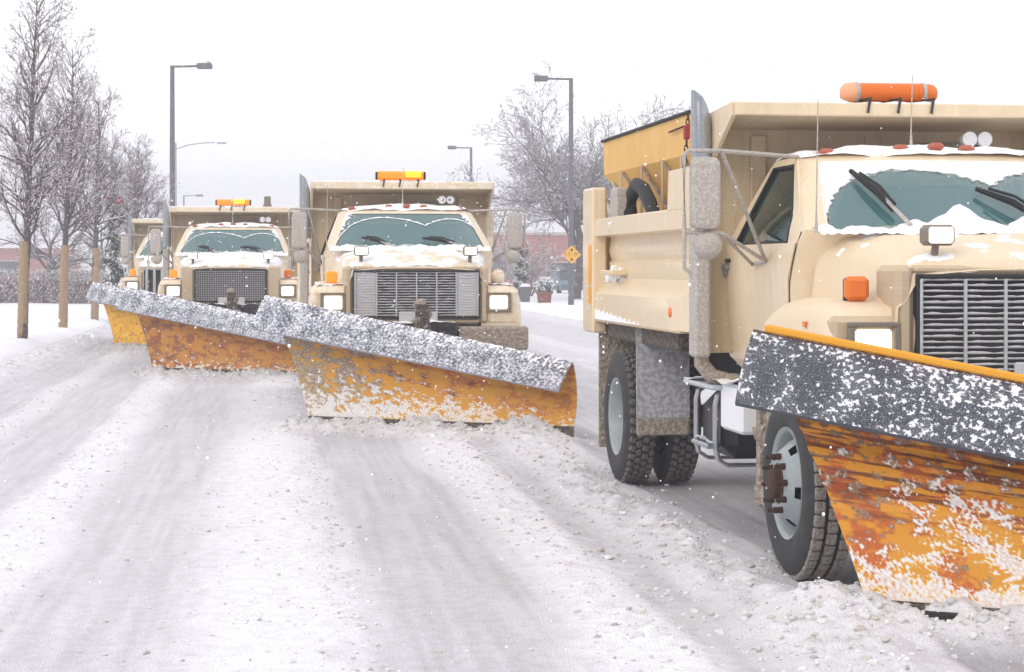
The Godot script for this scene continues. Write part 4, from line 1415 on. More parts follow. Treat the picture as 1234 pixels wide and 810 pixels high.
func make_spreader(at: Vector3, turn: float):
	var s := thing("salt_spreader", "orange yellow salt spreader hopper riding in the cropped cream truck's dump bed", "spreader", at, turn)
	var p0 := -7.3
	var p1 := -3.82
	for side in [-1.0, 1.0]:
		var band := MB.new()
		band.plate(sheet(Vector3(0.75 * side, 2.49, p0 if side < 0 else p1), Vector3(0.75 * side, 2.49, p1 if side < 0 else p0), Vector3(0.76 * side, 2.78, p1 if side < 0 else p0), Vector3(0.76 * side, 2.78, p0 if side < 0 else p1), 12, 2), Vector3(-0.01 * side, 0, 0))
		part(s, "upper_side", band, M.hopper)
		var slope := MB.new()
		slope.plate(sheet(Vector3(0.2 * side, 1.62, -6.35 if side < 0 else -4.1), Vector3(0.2 * side, 1.62, -4.1 if side < 0 else -6.35), Vector3(0.75 * side, 2.488, p1 if side < 0 else p0), Vector3(0.75 * side, 2.488, p0 if side < 0 else p1), 12, 6), Vector3(-0.008 * side, 0.005, 0))
		part(s, "sloping_side", slope, M.hopper)
		var rim := MB.new()
		rim.span(Vector3(0.735 * side, 2.781, p0), Vector3(0.785 * side, 2.805, p1), 0.006)
		part(s, "top_rim", rim, M.rubber)
		for p in [-6.4, -5.55, -4.75, -4.1]:
			var leg := MB.new()
			leg.tube([Vector3(0.77 * side, 2.49, p), Vector3(0.77 * side, 2.0, p), Vector3(0.77 * side, 1.3, p)], 0.011, 6)
			part(s, "strut", leg, M.grimy)
			var gz := MB.new()
			gz.tube([Vector3(0.755 * side, 2.47, p), Vector3(0.50 * side, 2.06, p + 0.05), Vector3(0.3 * side, 1.75, p + 0.08)], 0.014, 6)
			part(s, "brace", gz, M.slush)
	for e in [[p0, -6.35], [p1, -4.1]]:
		var endw := MB.new()
		var A := Vector3(-0.2, 1.62, e[1]); var B := Vector3(0.2, 1.62, e[1])
		var C := Vector3(0.75, 2.49, e[0]); var D := Vector3(-0.75, 2.49, e[0])
		endw.plate([[A, B], [D, C], [Vector3(-0.76, 2.78, e[0]), Vector3(0.76, 2.78, e[0])]], Vector3(0, 0, 0.01))
		part(s, "end_wall", endw, M.hopper)
	var sill := MB.new()
	sill.span(Vector3(-0.24, 1.30, -6.4), Vector3(0.24, 1.63, -4.05), 0.01)
	part(s, "conveyor_trough", sill, M.slushdark)
	var hose := MB.new()
	var pth := []
	for q in [[-5.22, 1.90], [-5.20, 2.10], [-5.12, 2.24], [-4.95, 2.31], [-4.72, 2.27], [-4.45, 2.15], [-4.2, 1.98], [-4.1, 1.8]]: pth.append(Vector3(-0.93, q[1], q[0]))
	hose.tube(pth, 0.055, 10)
	part(s, "hose", hose, M.rubber)
	# tail lamp box and tarp hardware at the rear corner
	var bx := MB.new()
	bx.span(Vector3(-1.04, 2.05, -5.5), Vector3(-0.94, 2.30, -5.25), 0.015)
	part(s, "control_box", bx, M.frosted)
	for k in 9:
		var link := MB.new()
		var c := Vector3(-0.79, 2.76 - k * 0.047, p1 + 0.03 - k * 0.012)
		var rg := []
		for j in 9: rg.append(c + (Vector3(0.012 * cos(TAU * j / 8), 0.03 * sin(TAU * j / 8), 0) if k % 2 else Vector3(0, 0.03 * sin(TAU * j / 8), 0.012 * cos(TAU * j / 8))))
		link.tube(rg, 0.006, 5, false)
		part(s, "chain_link", link, M.rust)
	var hk := MB.new()
	hk.box(Vector3(-0.80, 2.64, p1 + 0.03), Vector3(0.04, 0.11, 0.06), 0.012)
	part(s, "latch", hk, M.red)
	var rod := MB.new()
	rod.tube([Vector3(-0.775, 2.70, p1 - 0.02), Vector3(-0.78, 2.685, p1 - 0.65)], 0.008, 5)
	part(s, "tarp_rod", rod, M.rust)
	var sup := MB.new()
	sup.tube([Vector3(-0.78, 2.3, -7.25), Vector3(-0.8, 2.1, -6.6), Vector3(-0.85, 2.05, -6.0)], 0.02, 6)
	sup.tube([Vector3(-0.7, 2.5, -7.28), Vector3(-0.72, 2.0, -6.3)], 0.016, 6)
	part(s, "rear_brace", sup, M.frosted)

# ------------------------------------------------------------------ ground
func from_road(v: float, s: float, y := 0.0) -> Vector3:
	return Vector3(v * cos(ROAD) - s * sin(ROAD), y, -(v * sin(ROAD) + s * cos(ROAD)))

var rn1 := FastNoiseLite.new()
var rn2 := FastNoiseLite.new()
var rn3 := FastNoiseLite.new()
var plows := []

func setup_ground_noise():
	rn1.seed = 11; rn1.frequency = 0.7; rn1.fractal_octaves = 4
	rn2.seed = 12; rn2.frequency = 5.0; rn2.fractal_octaves = 4
	rn3.seed = 13; rn3.frequency = 1.0; rn3.fractal_octaves = 3

const RIDGES := [[-4.15, 0.5, 0.13, 0.80, 1.0], [-2.75, 0.2, 0.012, 0.80, 0.4], [-1.5, 0.26, 0.028, 0.87, 0.5], [0.02, 0.42, 0.022, 0.88, 0.5], [1.66, 0.27, 0.034, 0.88, 0.8], [2.42, 0.34, 0.06, 0.76, 1.2], [6.2, 0.3, 0.03, 0.8, 0.8], [8.9, 0.6, 0.12, 0.82, 1.0]]
const TRACKS := [[-3.3, 0.35, 0.63], [-2.1, 0.4, 0.645], [-0.82, 0.36, 0.645], [0.90, 0.42, 0.585], [2.02, 0.16, 0.60], [3.05, 0.22, 0.42], [3.9, 0.7, 0.60], [4.95, 0.35, 0.56]]

func road_at(v: float, s: float, world: Vector3) -> Array:
	var warp := rn1.get_noise_2d(v * 0.5, s * 0.22) * 0.16
	var vv := v + warp
	var a := rn2.get_noise_2d(v, s)
	var b := rn1.get_noise_2d(v * 2.0 + 50.0, s * 1.2)
	var streak := rn3.get_noise_2d(v * 9.0, s * 0.22)
	var fine := rn3.get_noise_2d(v * 30.0 + 9.0, s * 0.35)
	var al := 0.69 + b * 0.07 + streak * 0.06
	var h := 0.004 * b
	for t in TRACKS:
		var m := 1.0 - smoothstep(t[1] * 0.82, t[1] * 1.08, absf(vv - t[0]) + fine * 0.03)
		if m > 0.0:
			al = lerpf(al, t[2] + streak * 0.10 + fine * 0.05 + b * 0.04, m * 0.9)
			h -= 0.010 * m + 0.003 * fine * m
	var brown := 0.0
	for r in RIDGES:
		var d: float = absf(vv - r[0]) / r[1]
		if d < 1.5:
			var m := (1.0 - smoothstep(0.35, 1.25, d + a * 0.35 + b * 0.5))
			al = lerpf(al, r[3] + a * 0.07, m * 0.9)
			h += r[2] * m * (0.65 + 0.5 * b + 0.35 * a * r[4])
			var crumb: float = smoothstep(0.16, 0.42, a + b * 0.25 - 0.06) * m * r[4]
			h += crumb * 0.020 * r[4]
			brown = maxf(brown, crumb * (0.5 if r[0] > -4.0 else 1.1) * smoothstep(0.05, 0.35, rn1.get_noise_2d(v * 3.0 - 70.0, s * 1.7)))
	# snow rolled up before the blades
	for p in plows:
		var q: Vector3 = p[0] * world
		var t := (q.x - 0.085) * 0.83 + (q.z - 2.225) * 0.558
		var off := -(q.x - 0.085) * 0.558 + (q.z - 2.225) * 0.83
		if t > -2.3 and t < 1.9 and off > -0.4 and off < 1.2:
			var ends := smoothstep(-2.2, -1.4, t) * (1.0 - smoothstep(1.2, 1.75, t))
			var roll := (smoothstep(-0.3, 0.0, off) * (1.0 - smoothstep(0.08, 0.62, off + b * 0.25 + a * 0.1))) * ends
			if roll > 0.0:
				h += p[1] * roll * (0.85 + 0.45 * a + 0.55 * b + 0.2 * rn2.get_noise_2d(v * 2.0, s * 2.0))
				al = lerpf(al, p[2] + a * 0.14, clampf(roll * 1.6, 0, 1))
				brown = maxf(brown, clampf(roll, 0, 1) * p[3] * smoothstep(-0.1, 0.3, a + b * 0.5))
	return [h, al, brown]

func road_colour(al: float, brown: float) -> Color:
	var c := Color(al * 0.985, al * 0.975, al * 1.01)
	return c.lerp(Color(0.42, 0.36, 0.31), clampf(brown, 0.0, 0.8))

func make_road():
	var nv := 440
	var v0 := -5.0
	var v1 := 9.6
	var ss := []
	var s := 6.4
	while s < 75.0:
		ss.append(s)
		s *= 1.0036
	ss.append(s)
	var ns := ss.size()
	var pos := PackedVector3Array(); pos.resize(nv * ns)
	var col := PackedColorArray(); col.resize(nv * ns)
	for j in ns:
		for i in nv:
			# finer between the lanes that lie before the camera
			var f := float(i) / (nv - 1)
			var v := lerpf(v0, v1, f)
			var w := from_road(v, ss[j])
			var r := road_at(v, ss[j], w)
			w.y = r[0]
			pos[j * nv + i] = w
			col[j * nv + i] = road_colour(r[1], r[2])
	var m := grid_mesh(pos, col, nv, ns)
	var o := part(self, "road", m, M.road)
	o.set_meta("kind", "structure")
	o.set_meta("label", "snow packed road with grey wheel tracks and ridges")
	# the road goes on behind the camera and far ahead
	for e in [["road_behind", -60.0, 6.4, 30], ["road_ahead", ss[ns - 1], 240.0, 60]]:
		var n: int = e[3]
		var p2 := PackedVector3Array(); var c2 := PackedColorArray()
		for j in n + 1:
			for i in 74:
				var v := lerpf(v0, v1, i / 73.0)
				var sx: float = lerpf(e[1], e[2], float(j) / n)
				var w := from_road(v, sx)
				var r := road_at(v, sx, w)
				w.y = r[0]
				p2.append(w); c2.append(road_colour(r[1], r[2]))
		var fo := part(self, e[0], grid_mesh(p2, c2, 74, n + 1), M.road)
		fo.set_meta("kind", "structure")

func grid_mesh(pos: PackedVector3Array, col: PackedColorArray, nx: int, ny: int) -> ArrayMesh:
	var nor := PackedVector3Array(); nor.resize(pos.size())
	for j in ny:
		for i in nx:
			var dx := pos[j * nx + mini(i + 1, nx - 1)] - pos[j * nx + maxi(i - 1, 0)]
			var dy := pos[mini(j + 1, ny - 1) * nx + i] - pos[maxi(j - 1, 0) * nx + i]
			var n := dx.cross(dy).normalized()
			nor[j * nx + i] = n if n.y > 0 else -n
	var idx := PackedInt32Array(); idx.resize((nx - 1) * (ny - 1) * 6)
	var k := 0
	var mid := (ny / 2) * nx + nx / 2
	var turned := (pos[mid + 1] - pos[mid]).cross(pos[mid + nx] - pos[mid]).y < 0.0
	for j in ny - 1:
		for i in nx - 1:
			var a := j * nx + i
			for q in ([a, a + 1, a + nx, a + 1, a + nx + 1, a + nx] if turned else [a, a + nx, a + 1, a + 1, a + nx, a + nx + 1]):
				idx[k] = q
				k += 1
	var arr := []
	arr.resize(Mesh.ARRAY_MAX)
	arr[Mesh.ARRAY_VERTEX] = pos
	arr[Mesh.ARRAY_NORMAL] = nor
	if col.size(): arr[Mesh.ARRAY_COLOR] = col
	arr[Mesh.ARRAY_INDEX] = idx
	var m := ArrayMesh.new()
	m.add_surface_from_arrays(Mesh.PRIMITIVE_TRIANGLES, arr)
	return m

func make_lawn(called: String, va: float, vb: float):
	# rows from the kerb outwards
	var vs := []
	var d := 0.0
	while d < absf(vb - va):
		vs.append(va + signf(vb - va) * d)
		d += 0.12 + d * 0.06
	vs.append(vb)
	var pos := PackedVector3Array()
	var n := 360
	for j in vs.size():
		for i in n:
			var s := -60.0 + 300.0 * pow(i / float(n - 1), 1.15)
			if i % 2 == 0 and false: pass
			var edge := absf(vs[j] - va)
			var y := 0.02 + 0.15 * smoothstep(0.0, 0.5, edge + rn1.get_noise_2d(s * 0.6, 3.0) * 0.25) + 0.08 * rn1.get_noise_2d(vs[j] * 0.12, s * 0.12) * smoothstep(0.3, 3.0, edge)
			if j == 0: y = -0.06
			pos.append(from_road(vs[j], s, y))
	var o := part(self, called, grid_mesh(pos, PackedColorArray(), n, vs.size()), M.lawn)
	o.set_meta("kind", "structure")

func make_clods():
	var shapes := lump(Vector3.ZERO, Vector3(1.0, 0.85, 0.9), 5, 0.34, 12)
	var mm := MultiMesh.new()
	mm.transform_format = MultiMesh.TRANSFORM_3D
	mm.use_colors = true
	mm.mesh = shapes.mesh(75.0)
	var count := 15000
	mm.instance_count = count
	rng.seed = 77
	for k in count:
		var s := 6.6 * pow(9.0, pow(rng.randf(), 0.8))
		var r: Array = RIDGES[[2, 3, 4, 4, 5, 5, 5, 3, 0, 1][rng.randi() % 10]]
		var v: float = r[0] + rng.randfn(0.0, r[1] * 0.75)
		if rng.randf() < 0.06: v = rng.randf_range(-4.0, 3.0)
		if r[0] == 0.02 and rng.randf() < 0.5: v = 0.38 + rng.randfn(0.0, 0.08)
		var size := 0.0035 + 0.010 * pow(rng.randf(), 3.5)
		if rng.randf() < 0.008: size *= rng.randf_range(1.8, 3.2)
		if r[0] > 2.0: size *= 1.35
		var w := from_road(v, s)
		var g := road_at(v, s, w)
		w.y = g[0] + size * 0.25
		var b := Basis(Vector3.UP, rng.randf() * TAU).scaled(Vector3(size * rng.randf_range(0.8, 1.5), size * rng.randf_range(0.7, 1.1), size * rng.randf_range(0.8, 1.3)))
		mm.set_instance_transform(k, Transform3D(b, w))
		var q := rng.randf()
		var al := rng.randf_range(0.62, 0.86)
		mm.set_instance_color(k, Color(al, al, al * 1.01) if q < 0.70 else Color(0.63, 0.575, 0.525) if q < 0.92 else Color(0.47, 0.45, 0.44))
	var o := MultiMeshInstance3D.new()
	o.name = "slush_crumbs"
	o.multimesh = mm
	o.material_override = M.clod
	add_child(o)
	stuff(o, "crumbs of snow and tan slush scattered along the road ridges", "slush")
	# rolled up lumps before the blades
	var m2 := MultiMesh.new()
	m2.transform_format = MultiMesh.TRANSFORM_3D
	m2.use_colors = true
	m2.mesh = shapes.mesh(75.0)
	var per := 650
	m2.instance_count = per * plows.size()
	for i in plows.size():
		var inv: Transform3D = plows[i][0].affine_inverse()
		for k in per:
			var t := rng.randf_range(-1.75, 1.6)
			var off := 0.10 + absf(rng.randfn(0.0, 0.2))
			var w := inv * plow_pt(t, off, 0.0)
			var v := w.x * cos(ROAD) - w.z * sin(ROAD)
			var s := -w.x * sin(ROAD) - w.z * cos(ROAD)
			var size := 0.005 + 0.018 * pow(rng.randf(), 3.0)
			w.y = road_at(v, s, w)[0] + size * 0.2
			m2.set_instance_transform(i * per + k, Transform3D(Basis(Vector3.UP, rng.randf() * TAU).scaled(Vector3(size * rng.randf_range(0.8, 1.5), size * 0.95, size)), w))
			var al := rng.randf_range(0.60, 0.84)
			m2.set_instance_color(i * per + k, Color(al, al, al * 1.01) if rng.randf() < 0.9 else Color(0.58, 0.53, 0.48))
	var o2 := MultiMeshInstance3D.new()
	o2.name = "plowed_snow_lumps"
	o2.multimesh = m2
	o2.material_override = M.clod
	add_child(o2)
	stuff(o2, "lumps of plowed snow rolled up before the blades", "snow")

func make_flakes():
	var sm := SphereMesh.new()
	sm.radius = 1.0
	sm.height = 2.0
	sm.radial_segments = 8
	sm.rings = 4
	var mm := MultiMesh.new()
	mm.transform_format = MultiMesh.TRANSFORM_3D
	mm.mesh = sm
	var count := 34000
	mm.instance_count = count
	rng.seed = 99
	for k in count:
		var p := Vector3(rng.randf_range(-14, 11), rng.randf_range(0.05, 7.5), -rng.randf_range(6.2, 45.0))
		var r := 0.0030 + 0.0036 * pow(rng.randf(), 3.0)
		mm.set_instance_transform(k, Transform3D(Basis().scaled(Vector3(r, r * 1.15, r)), p))
	var o := MultiMeshInstance3D.new()
	o.name = "falling_snowflakes"
	o.multimesh = mm
	o.material_override = M.flake
	add_child(o)
	stuff(o, "small snowflakes falling through the air over the road", "snow")


# ------------------------------------------------------------------ trees and the street
class Grower:
	var wood := MB.new()
	var twigs := MB.new()
	var snow := MB.new()
	var r := RandomNumberGenerator.new()
	var lift := 0.25          # how strongly branches turn upwards
	var kink := 0.25
	var fine := 0.012         # thinner than this counts as twig
	var least := 0.004
	var frost := 0.5
	var bushy := 0.3

	func seg(a: Vector3, b: Vector3, ra: float, rb: float):
		var d := (b - a).normalized()
		var x := d.cross(Vector3.UP if absf(d.y) < 0.95 else Vector3.RIGHT).normalized()
		var y := x.cross(d)
		var n := 7 if ra > 0.05 else 5 if ra > fine else 3
		var mb := wood if ra > fine else twigs
		for k in n:
			var a0 := TAU * k / n
			var a1 := TAU * (k + 1) / n
			var p := x * cos(a0) + y * sin(a0)
			var q := x * cos(a1) + y * sin(a1)
			mb.quad(a + p * ra, a + q * ra, b + q * rb, b + p * rb)
		if absf(d.y) < 0.93 and r.randf() < frost:
			# snow lying along the upper side
			var up := Vector3.UP * ra * 0.7
			var sx := d.cross(Vector3.UP).normalized() * ra * 0.95
			var cap := Vector3.UP * (ra * 0.7 + 0.006)
			snow.quad(a + up + sx, b + up * 0.9 + sx, b + up + cap, a + up + cap)
			snow.quad(a + up + cap, b + up + cap, b + up * 0.9 - sx, a + up - sx)

	func branch(p: Vector3, d: Vector3, length: float, ra: float, level: int, most: int, each: float, spread: float):
		var n := maxi(2, int(length / each))
		var step := length / n
		for k in n:
			var f := float(k) / n
			var jitter := Vector3(r.randfn(), r.randfn(), r.randfn()) * kink
			d = (d + jitter * 0.5 + Vector3.UP * lift * 0.5).normalized()
			var q := p + d * step
			var r0 := maxf(least, ra * (1.0 - f * 0.75))
			var r1 := maxf(least, ra * (1.0 - (f + 1.0 / n) * 0.75))
			seg(p, q, r0, r1)
			p = q
			if level < most and (k > 0 or level > 0):
				var kids := 2 if r.randf() < bushy else 1
				for c in kids:
					var side := d.cross(Vector3(r.randfn(), r.randfn(), r.randfn())).normalized()
					var nd := (d * cos(spread) + side * sin(spread)).normalized()
					branch(p, nd, length * (1.0 - f * 0.55) * r.randf_range(0.34, 0.52), r1 * 0.62, level + 1, most, maxf(each * 0.75, 0.10), spread * r.randf_range(0.85, 1.15))

func tree_from(g: Grower, called: String, label: String, at: Vector3, group: String, bark: Material, twig: Material) -> Node3D:
	var t := thing(called, label, "tree", at, 0.0, group)
	part(t, "trunk", g.wood, bark, 60.0)
	part(t, "crown", g.twigs, twig, 0.0)
	part(t, "branch_snow", g.snow, M.snow, 0.0)
	return t

func street_tree(at: Vector3, height: float, sd: int, label: String):
	var g := Grower.new()
	g.r.seed = sd
	g.lift = 0.26
	g.kink = 0.30
	g.fine = 0.014
	g.least = 0.0042
	g.frost = 0.55
	g.bushy = 0.5
	var p := Vector3(0, -0.1, 0)
	var n := 30
	var lean := Vector3(0.025, 1, 0.0).normalized()
	for k in n:
		var f := float(k) / n
		var q := p + (lean + Vector3(g.r.randfn() * 0.045, 0, g.r.randfn() * 0.045)) * ((height + 0.1) / n)
		var r0 := lerpf(0.105, 0.008, pow(f, 1.05))
		var r1 := lerpf(0.105, 0.008, pow(f + 1.0 / n, 1.05))
		g.seg(p, q, r0, r1)
		p = q
		if p.y > 2.1 and k < n - 1:
			var up := (p.y - 2.1) / (height - 2.1)
			for c in (4 if up < 0.3 else 5):
				var a := g.r.randf() * TAU
				var out := lerpf(1.0, 0.55, up) * g.r.randf_range(0.7, 1.3)
				var d := Vector3(cos(a) * out, 0.75, sin(a) * out).normalized()
				var length := lerpf(2.15, 0.65, pow(up, 0.9)) * g.r.randf_range(0.55, 1.1)
				if up < 0.12: length *= 0.8
				g.branch(p, d, length, lerpf(0.030, 0.011, up), 0, 3, 0.21, 0.75)
	var t := tree_from(g, "street_tree", label, at, "young street trees in a row on the snowy verge", M.bark, M.twig)
	var w := MB.new()
	var path := []
	var rad := []
	for k in 34:
		path.append(Vector3(0.025 * k / 33.0 * 2.1, -0.05 + 2.15 * k / 33.0, 0))
		rad.append(0.112 - 0.014 * k / 33.0 + 0.005 * (k % 2) + 0.004 * sin(k * 1.9))
	w.tube(path, rad, 14)
	part(t, "trunk_wrap", w, M.wrap, 20.0)

func big_tree(at: Vector3, height: float, sd: int, label: String, spread := 0.75, called := "shade_tree"):
	var g := Grower.new()
	g.r.seed = sd
	g.lift = 0.07
	g.kink = 0.36
	g.fine = 0.03
	g.least = 0.0085
	g.frost = 0.45
	g.bushy = 0.45
	var p := Vector3(0, -0.2, 0)
	var n := 7
	var h := height * 0.34
	for k in n:
		var q := p + Vector3(g.r.randfn() * 0.06, (h + 0.2) / n, g.r.randfn() * 0.06)
		g.seg(p, q, lerpf(0.20, 0.14, float(k) / n), lerpf(0.20, 0.14, float(k + 1) / n))
		p = q
	for c in 11:
		var a := TAU * c / 11.0 + g.r.randf() * 0.4
		var out := g.r.randf_range(0.3, 1.9)
		var d := Vector3(cos(a) * out, 0.8, sin(a) * out).normalized()
		g.branch(p - Vector3(0, g.r.randf() * h * 0.45, 0), d, height * g.r.randf_range(0.42, 0.58), 0.075, 0, 4, 0.42, spread)
	tree_from(g, called, label, at, "", M.bark, M.twiggrey)

# needles or leaves: many small blades spread through a volume
func blades(mb: MB, r: RandomNumberGenerator, c: Vector3, size: Vector3, count: int, blade: float):
	for k in count:
		var d := Vector3(r.randfn(), r.randfn(), r.randfn())
		d = d.normalized() * pow(r.randf(), 0.4)
		var p := c + d * size
		var a := Vector3(r.randfn(), r.randfn() * 0.6, r.randfn()).normalized() * blade
		var b := a.cross(Vector3(r.randfn(), r.randfn(), r.randfn())).normalized() * blade * 0.35
		mb.tri(p - b, p + b, p + a)

func lantern_post(at: Vector3, height: float, label: String, sd: int):
	var t := thing("lantern_post", label, "lamp post", at, 0.0, "lantern posts dressed with garland")
	var pole := MB.new()
	pole.lathe([Vector2(0.19, 0.0), Vector2(0.19, 0.10), Vector2(0.13, 0.16), Vector2(0.10, 0.55), Vector2(0.06, 0.62), Vector2(0.05, height - 0.85), Vector2(0.10, height - 0.80), Vector2(0.0, height - 0.78)], Transform3D(), 12)
	part(t, "post", pole, M.pole)
	var frame := MB.new()
	for k in 4:
		var a := TAU * (k + 0.5) / 4
		frame.tube([Vector3(cos(a) * 0.12, height - 0.80, sin(a) * 0.12), Vector3(cos(a) * 0.20, height - 0.22, sin(a) * 0.20)], 0.015, 5)
	part(t, "lantern_frame", frame, M.pole)
	var gl := MB.new()
	gl.lathe([Vector2(0.10, height - 0.79), Vector2(0.17, height - 0.23)], Transform3D(), 4)
	part(t, "lantern_glass", gl, M.lens)
	var cap := MB.new()
	cap.lathe([Vector2(0.30, height - 0.22), Vector2(0.30, height - 0.18), Vector2(0.12, height - 0.06), Vector2(0.0, height)], Transform3D(), 12)
	part(t, "lantern_cap", cap, M.pole)
	part(t, "cap_snow", lump(Vector3(0, height - 0.08, 0), Vector3(0.26, 0.07, 0.26), sd, 0.15), M.snow)
	var r := RandomNumberGenerator.new()
	r.seed = sd
	var g := MB.new()
	var gs := MB.new()
	for k in 46:
		var f := k / 45.0
		var a := f * TAU * 3.5
		var c := Vector3(cos(a) * 0.13, lerpf(0.6, height - 1.0, f), sin(a) * 0.13)
		blades(g, r, c, Vector3(0.20, 0.13, 0.20), 45, 0.13)
		blades(gs, r, c + Vector3(0, 0.05, 0), Vector3(0.21, 0.12, 0.21), 34, 0.11)
	part(t, "garland", g, M.needle, 0.0)
	part(t, "garland_snow", gs, M.snow, 0.0)
	var bow := MB.new()
	for s in [-1.0, 1.0]:
		var q := lump(Vector3(s * 0.16, height - 0.98, 0.16), Vector3(0.16, 0.11, 0.07), sd + 3, 0.2, 10)
		bow.v.append_array(q.v); bow.uv.append_array(q.uv)
		bow.quad(Vector3(s * 0.02, height - 1.0, 0.2), Vector3(s * 0.10, height - 1.02, 0.2), Vector3(s * 0.2, height - 1.38, 0.2), Vector3(s * 0.08, height - 1.36, 0.2))
	part(t, "bow", bow, M.red)

func street_light(at: Vector3, height: float, arm: float, label: String, thick := 0.10, cobra := false):
	var t := thing("street_light", label, "street light", at, 0.0, "tall street lights")
	var pole := MB.new()
	pole.tube([Vector3(0, 0.0, 0), Vector3(0.0, height * 0.5, 0), Vector3(0.0, height, 0)], [thick, thick * 0.85, thick * 0.7], 8)
	part(t, "pole", pole, M.galv if cobra else M.pole)
	var am := MB.new()
	var s := signf(arm)
	if cobra:
		am.tube([Vector3(0, height - 0.5, 0), Vector3(arm * 0.3, height - 0.15, 0), Vector3(arm * 0.65, height, 0), Vector3(arm * 0.85, height, 0)], 0.05, 6)
		part(t, "arm", am, M.galv)
		var hd := MB.new()
		hd.box(Vector3(arm, height - 0.02, 0), Vector3(0.75, 0.14, 0.3), 0.05)
		part(t, "lamp_head", hd, M.galv)
	else:
		am.tube([Vector3(0, height - 0.04, 0), Vector3(arm * 0.7, height - 0.02, 0)], 0.045, 6)
		part(t, "arm", am, M.pole)
		var hd := MB.new()
		hd.box(Vector3(arm * 0.83, height - 0.02, 0), Vector3(absf(arm) * 0.38, 0.20, 0.38), 0.03)
		part(t, "lamp_head", hd, M.pole)
		var hs := sheet(Vector3(arm * 0.65, height + 0.082, -0.18), Vector3(arm * 1.01, height + 0.082, -0.18), Vector3(arm * 1.01, height + 0.082, 0.18), Vector3(arm * 0.65, height + 0.082, 0.18), 8, 8)
		part(t, "head_snow", snow_over(hs, 0.06, -0.01, 71, 6.0), M.snow)
	return t

func make_sign(at: Vector3, turn: float):
	var t := thing("clearance_sign", "yellow diamond height clearance sign reading 11'-9\" on the tall pole", "sign", at, turn)
	var half := 0.36
	var pl := MB.new()
	pl.box(Vector3.ZERO, Vector3(half * 1.414, half * 1.414, 0.012), 0.004, Basis(Vector3(0, 0, 1), PI / 4))
	part(t, "panel", pl, M.signface)
	var tx := TextMesh.new()
	tx.text = "11'-9\""
	tx.font = SystemFont.new()
	tx.font.font_names = PackedStringArray(["Droid Sans"])
	tx.font_size = 32
	tx.pixel_size = 0.0068
	tx.depth = 0.006
	var o := part(t, "numerals", tx, M.ink)
	o.position = Vector3(0, 0.0, 0.01)
	for s in [-1.0, 1.0]:
		var a := MB.new()
		var A := Vector3(-0.085, s * 0.17, 0.010); var B := Vector3(0.085, s * 0.17, 0.010); var C := Vector3(0, s * 0.25, 0.010)
		if s > 0: a.tri(A, B, C)
		else: a.tri(B, A, C)
		a.box(Vector3(0, s * 0.145, 0.009), Vector3(0.04, 0.06, 0.004))
		part(t, "arrow", a, M.ink, 0.0)
	var br := MB.new()
	br.box(Vector3(0, 0, -0.055), Vector3(0.06, 0.5, 0.09), 0.005)
	part(t, "mounting_bracket", br, M.pole)

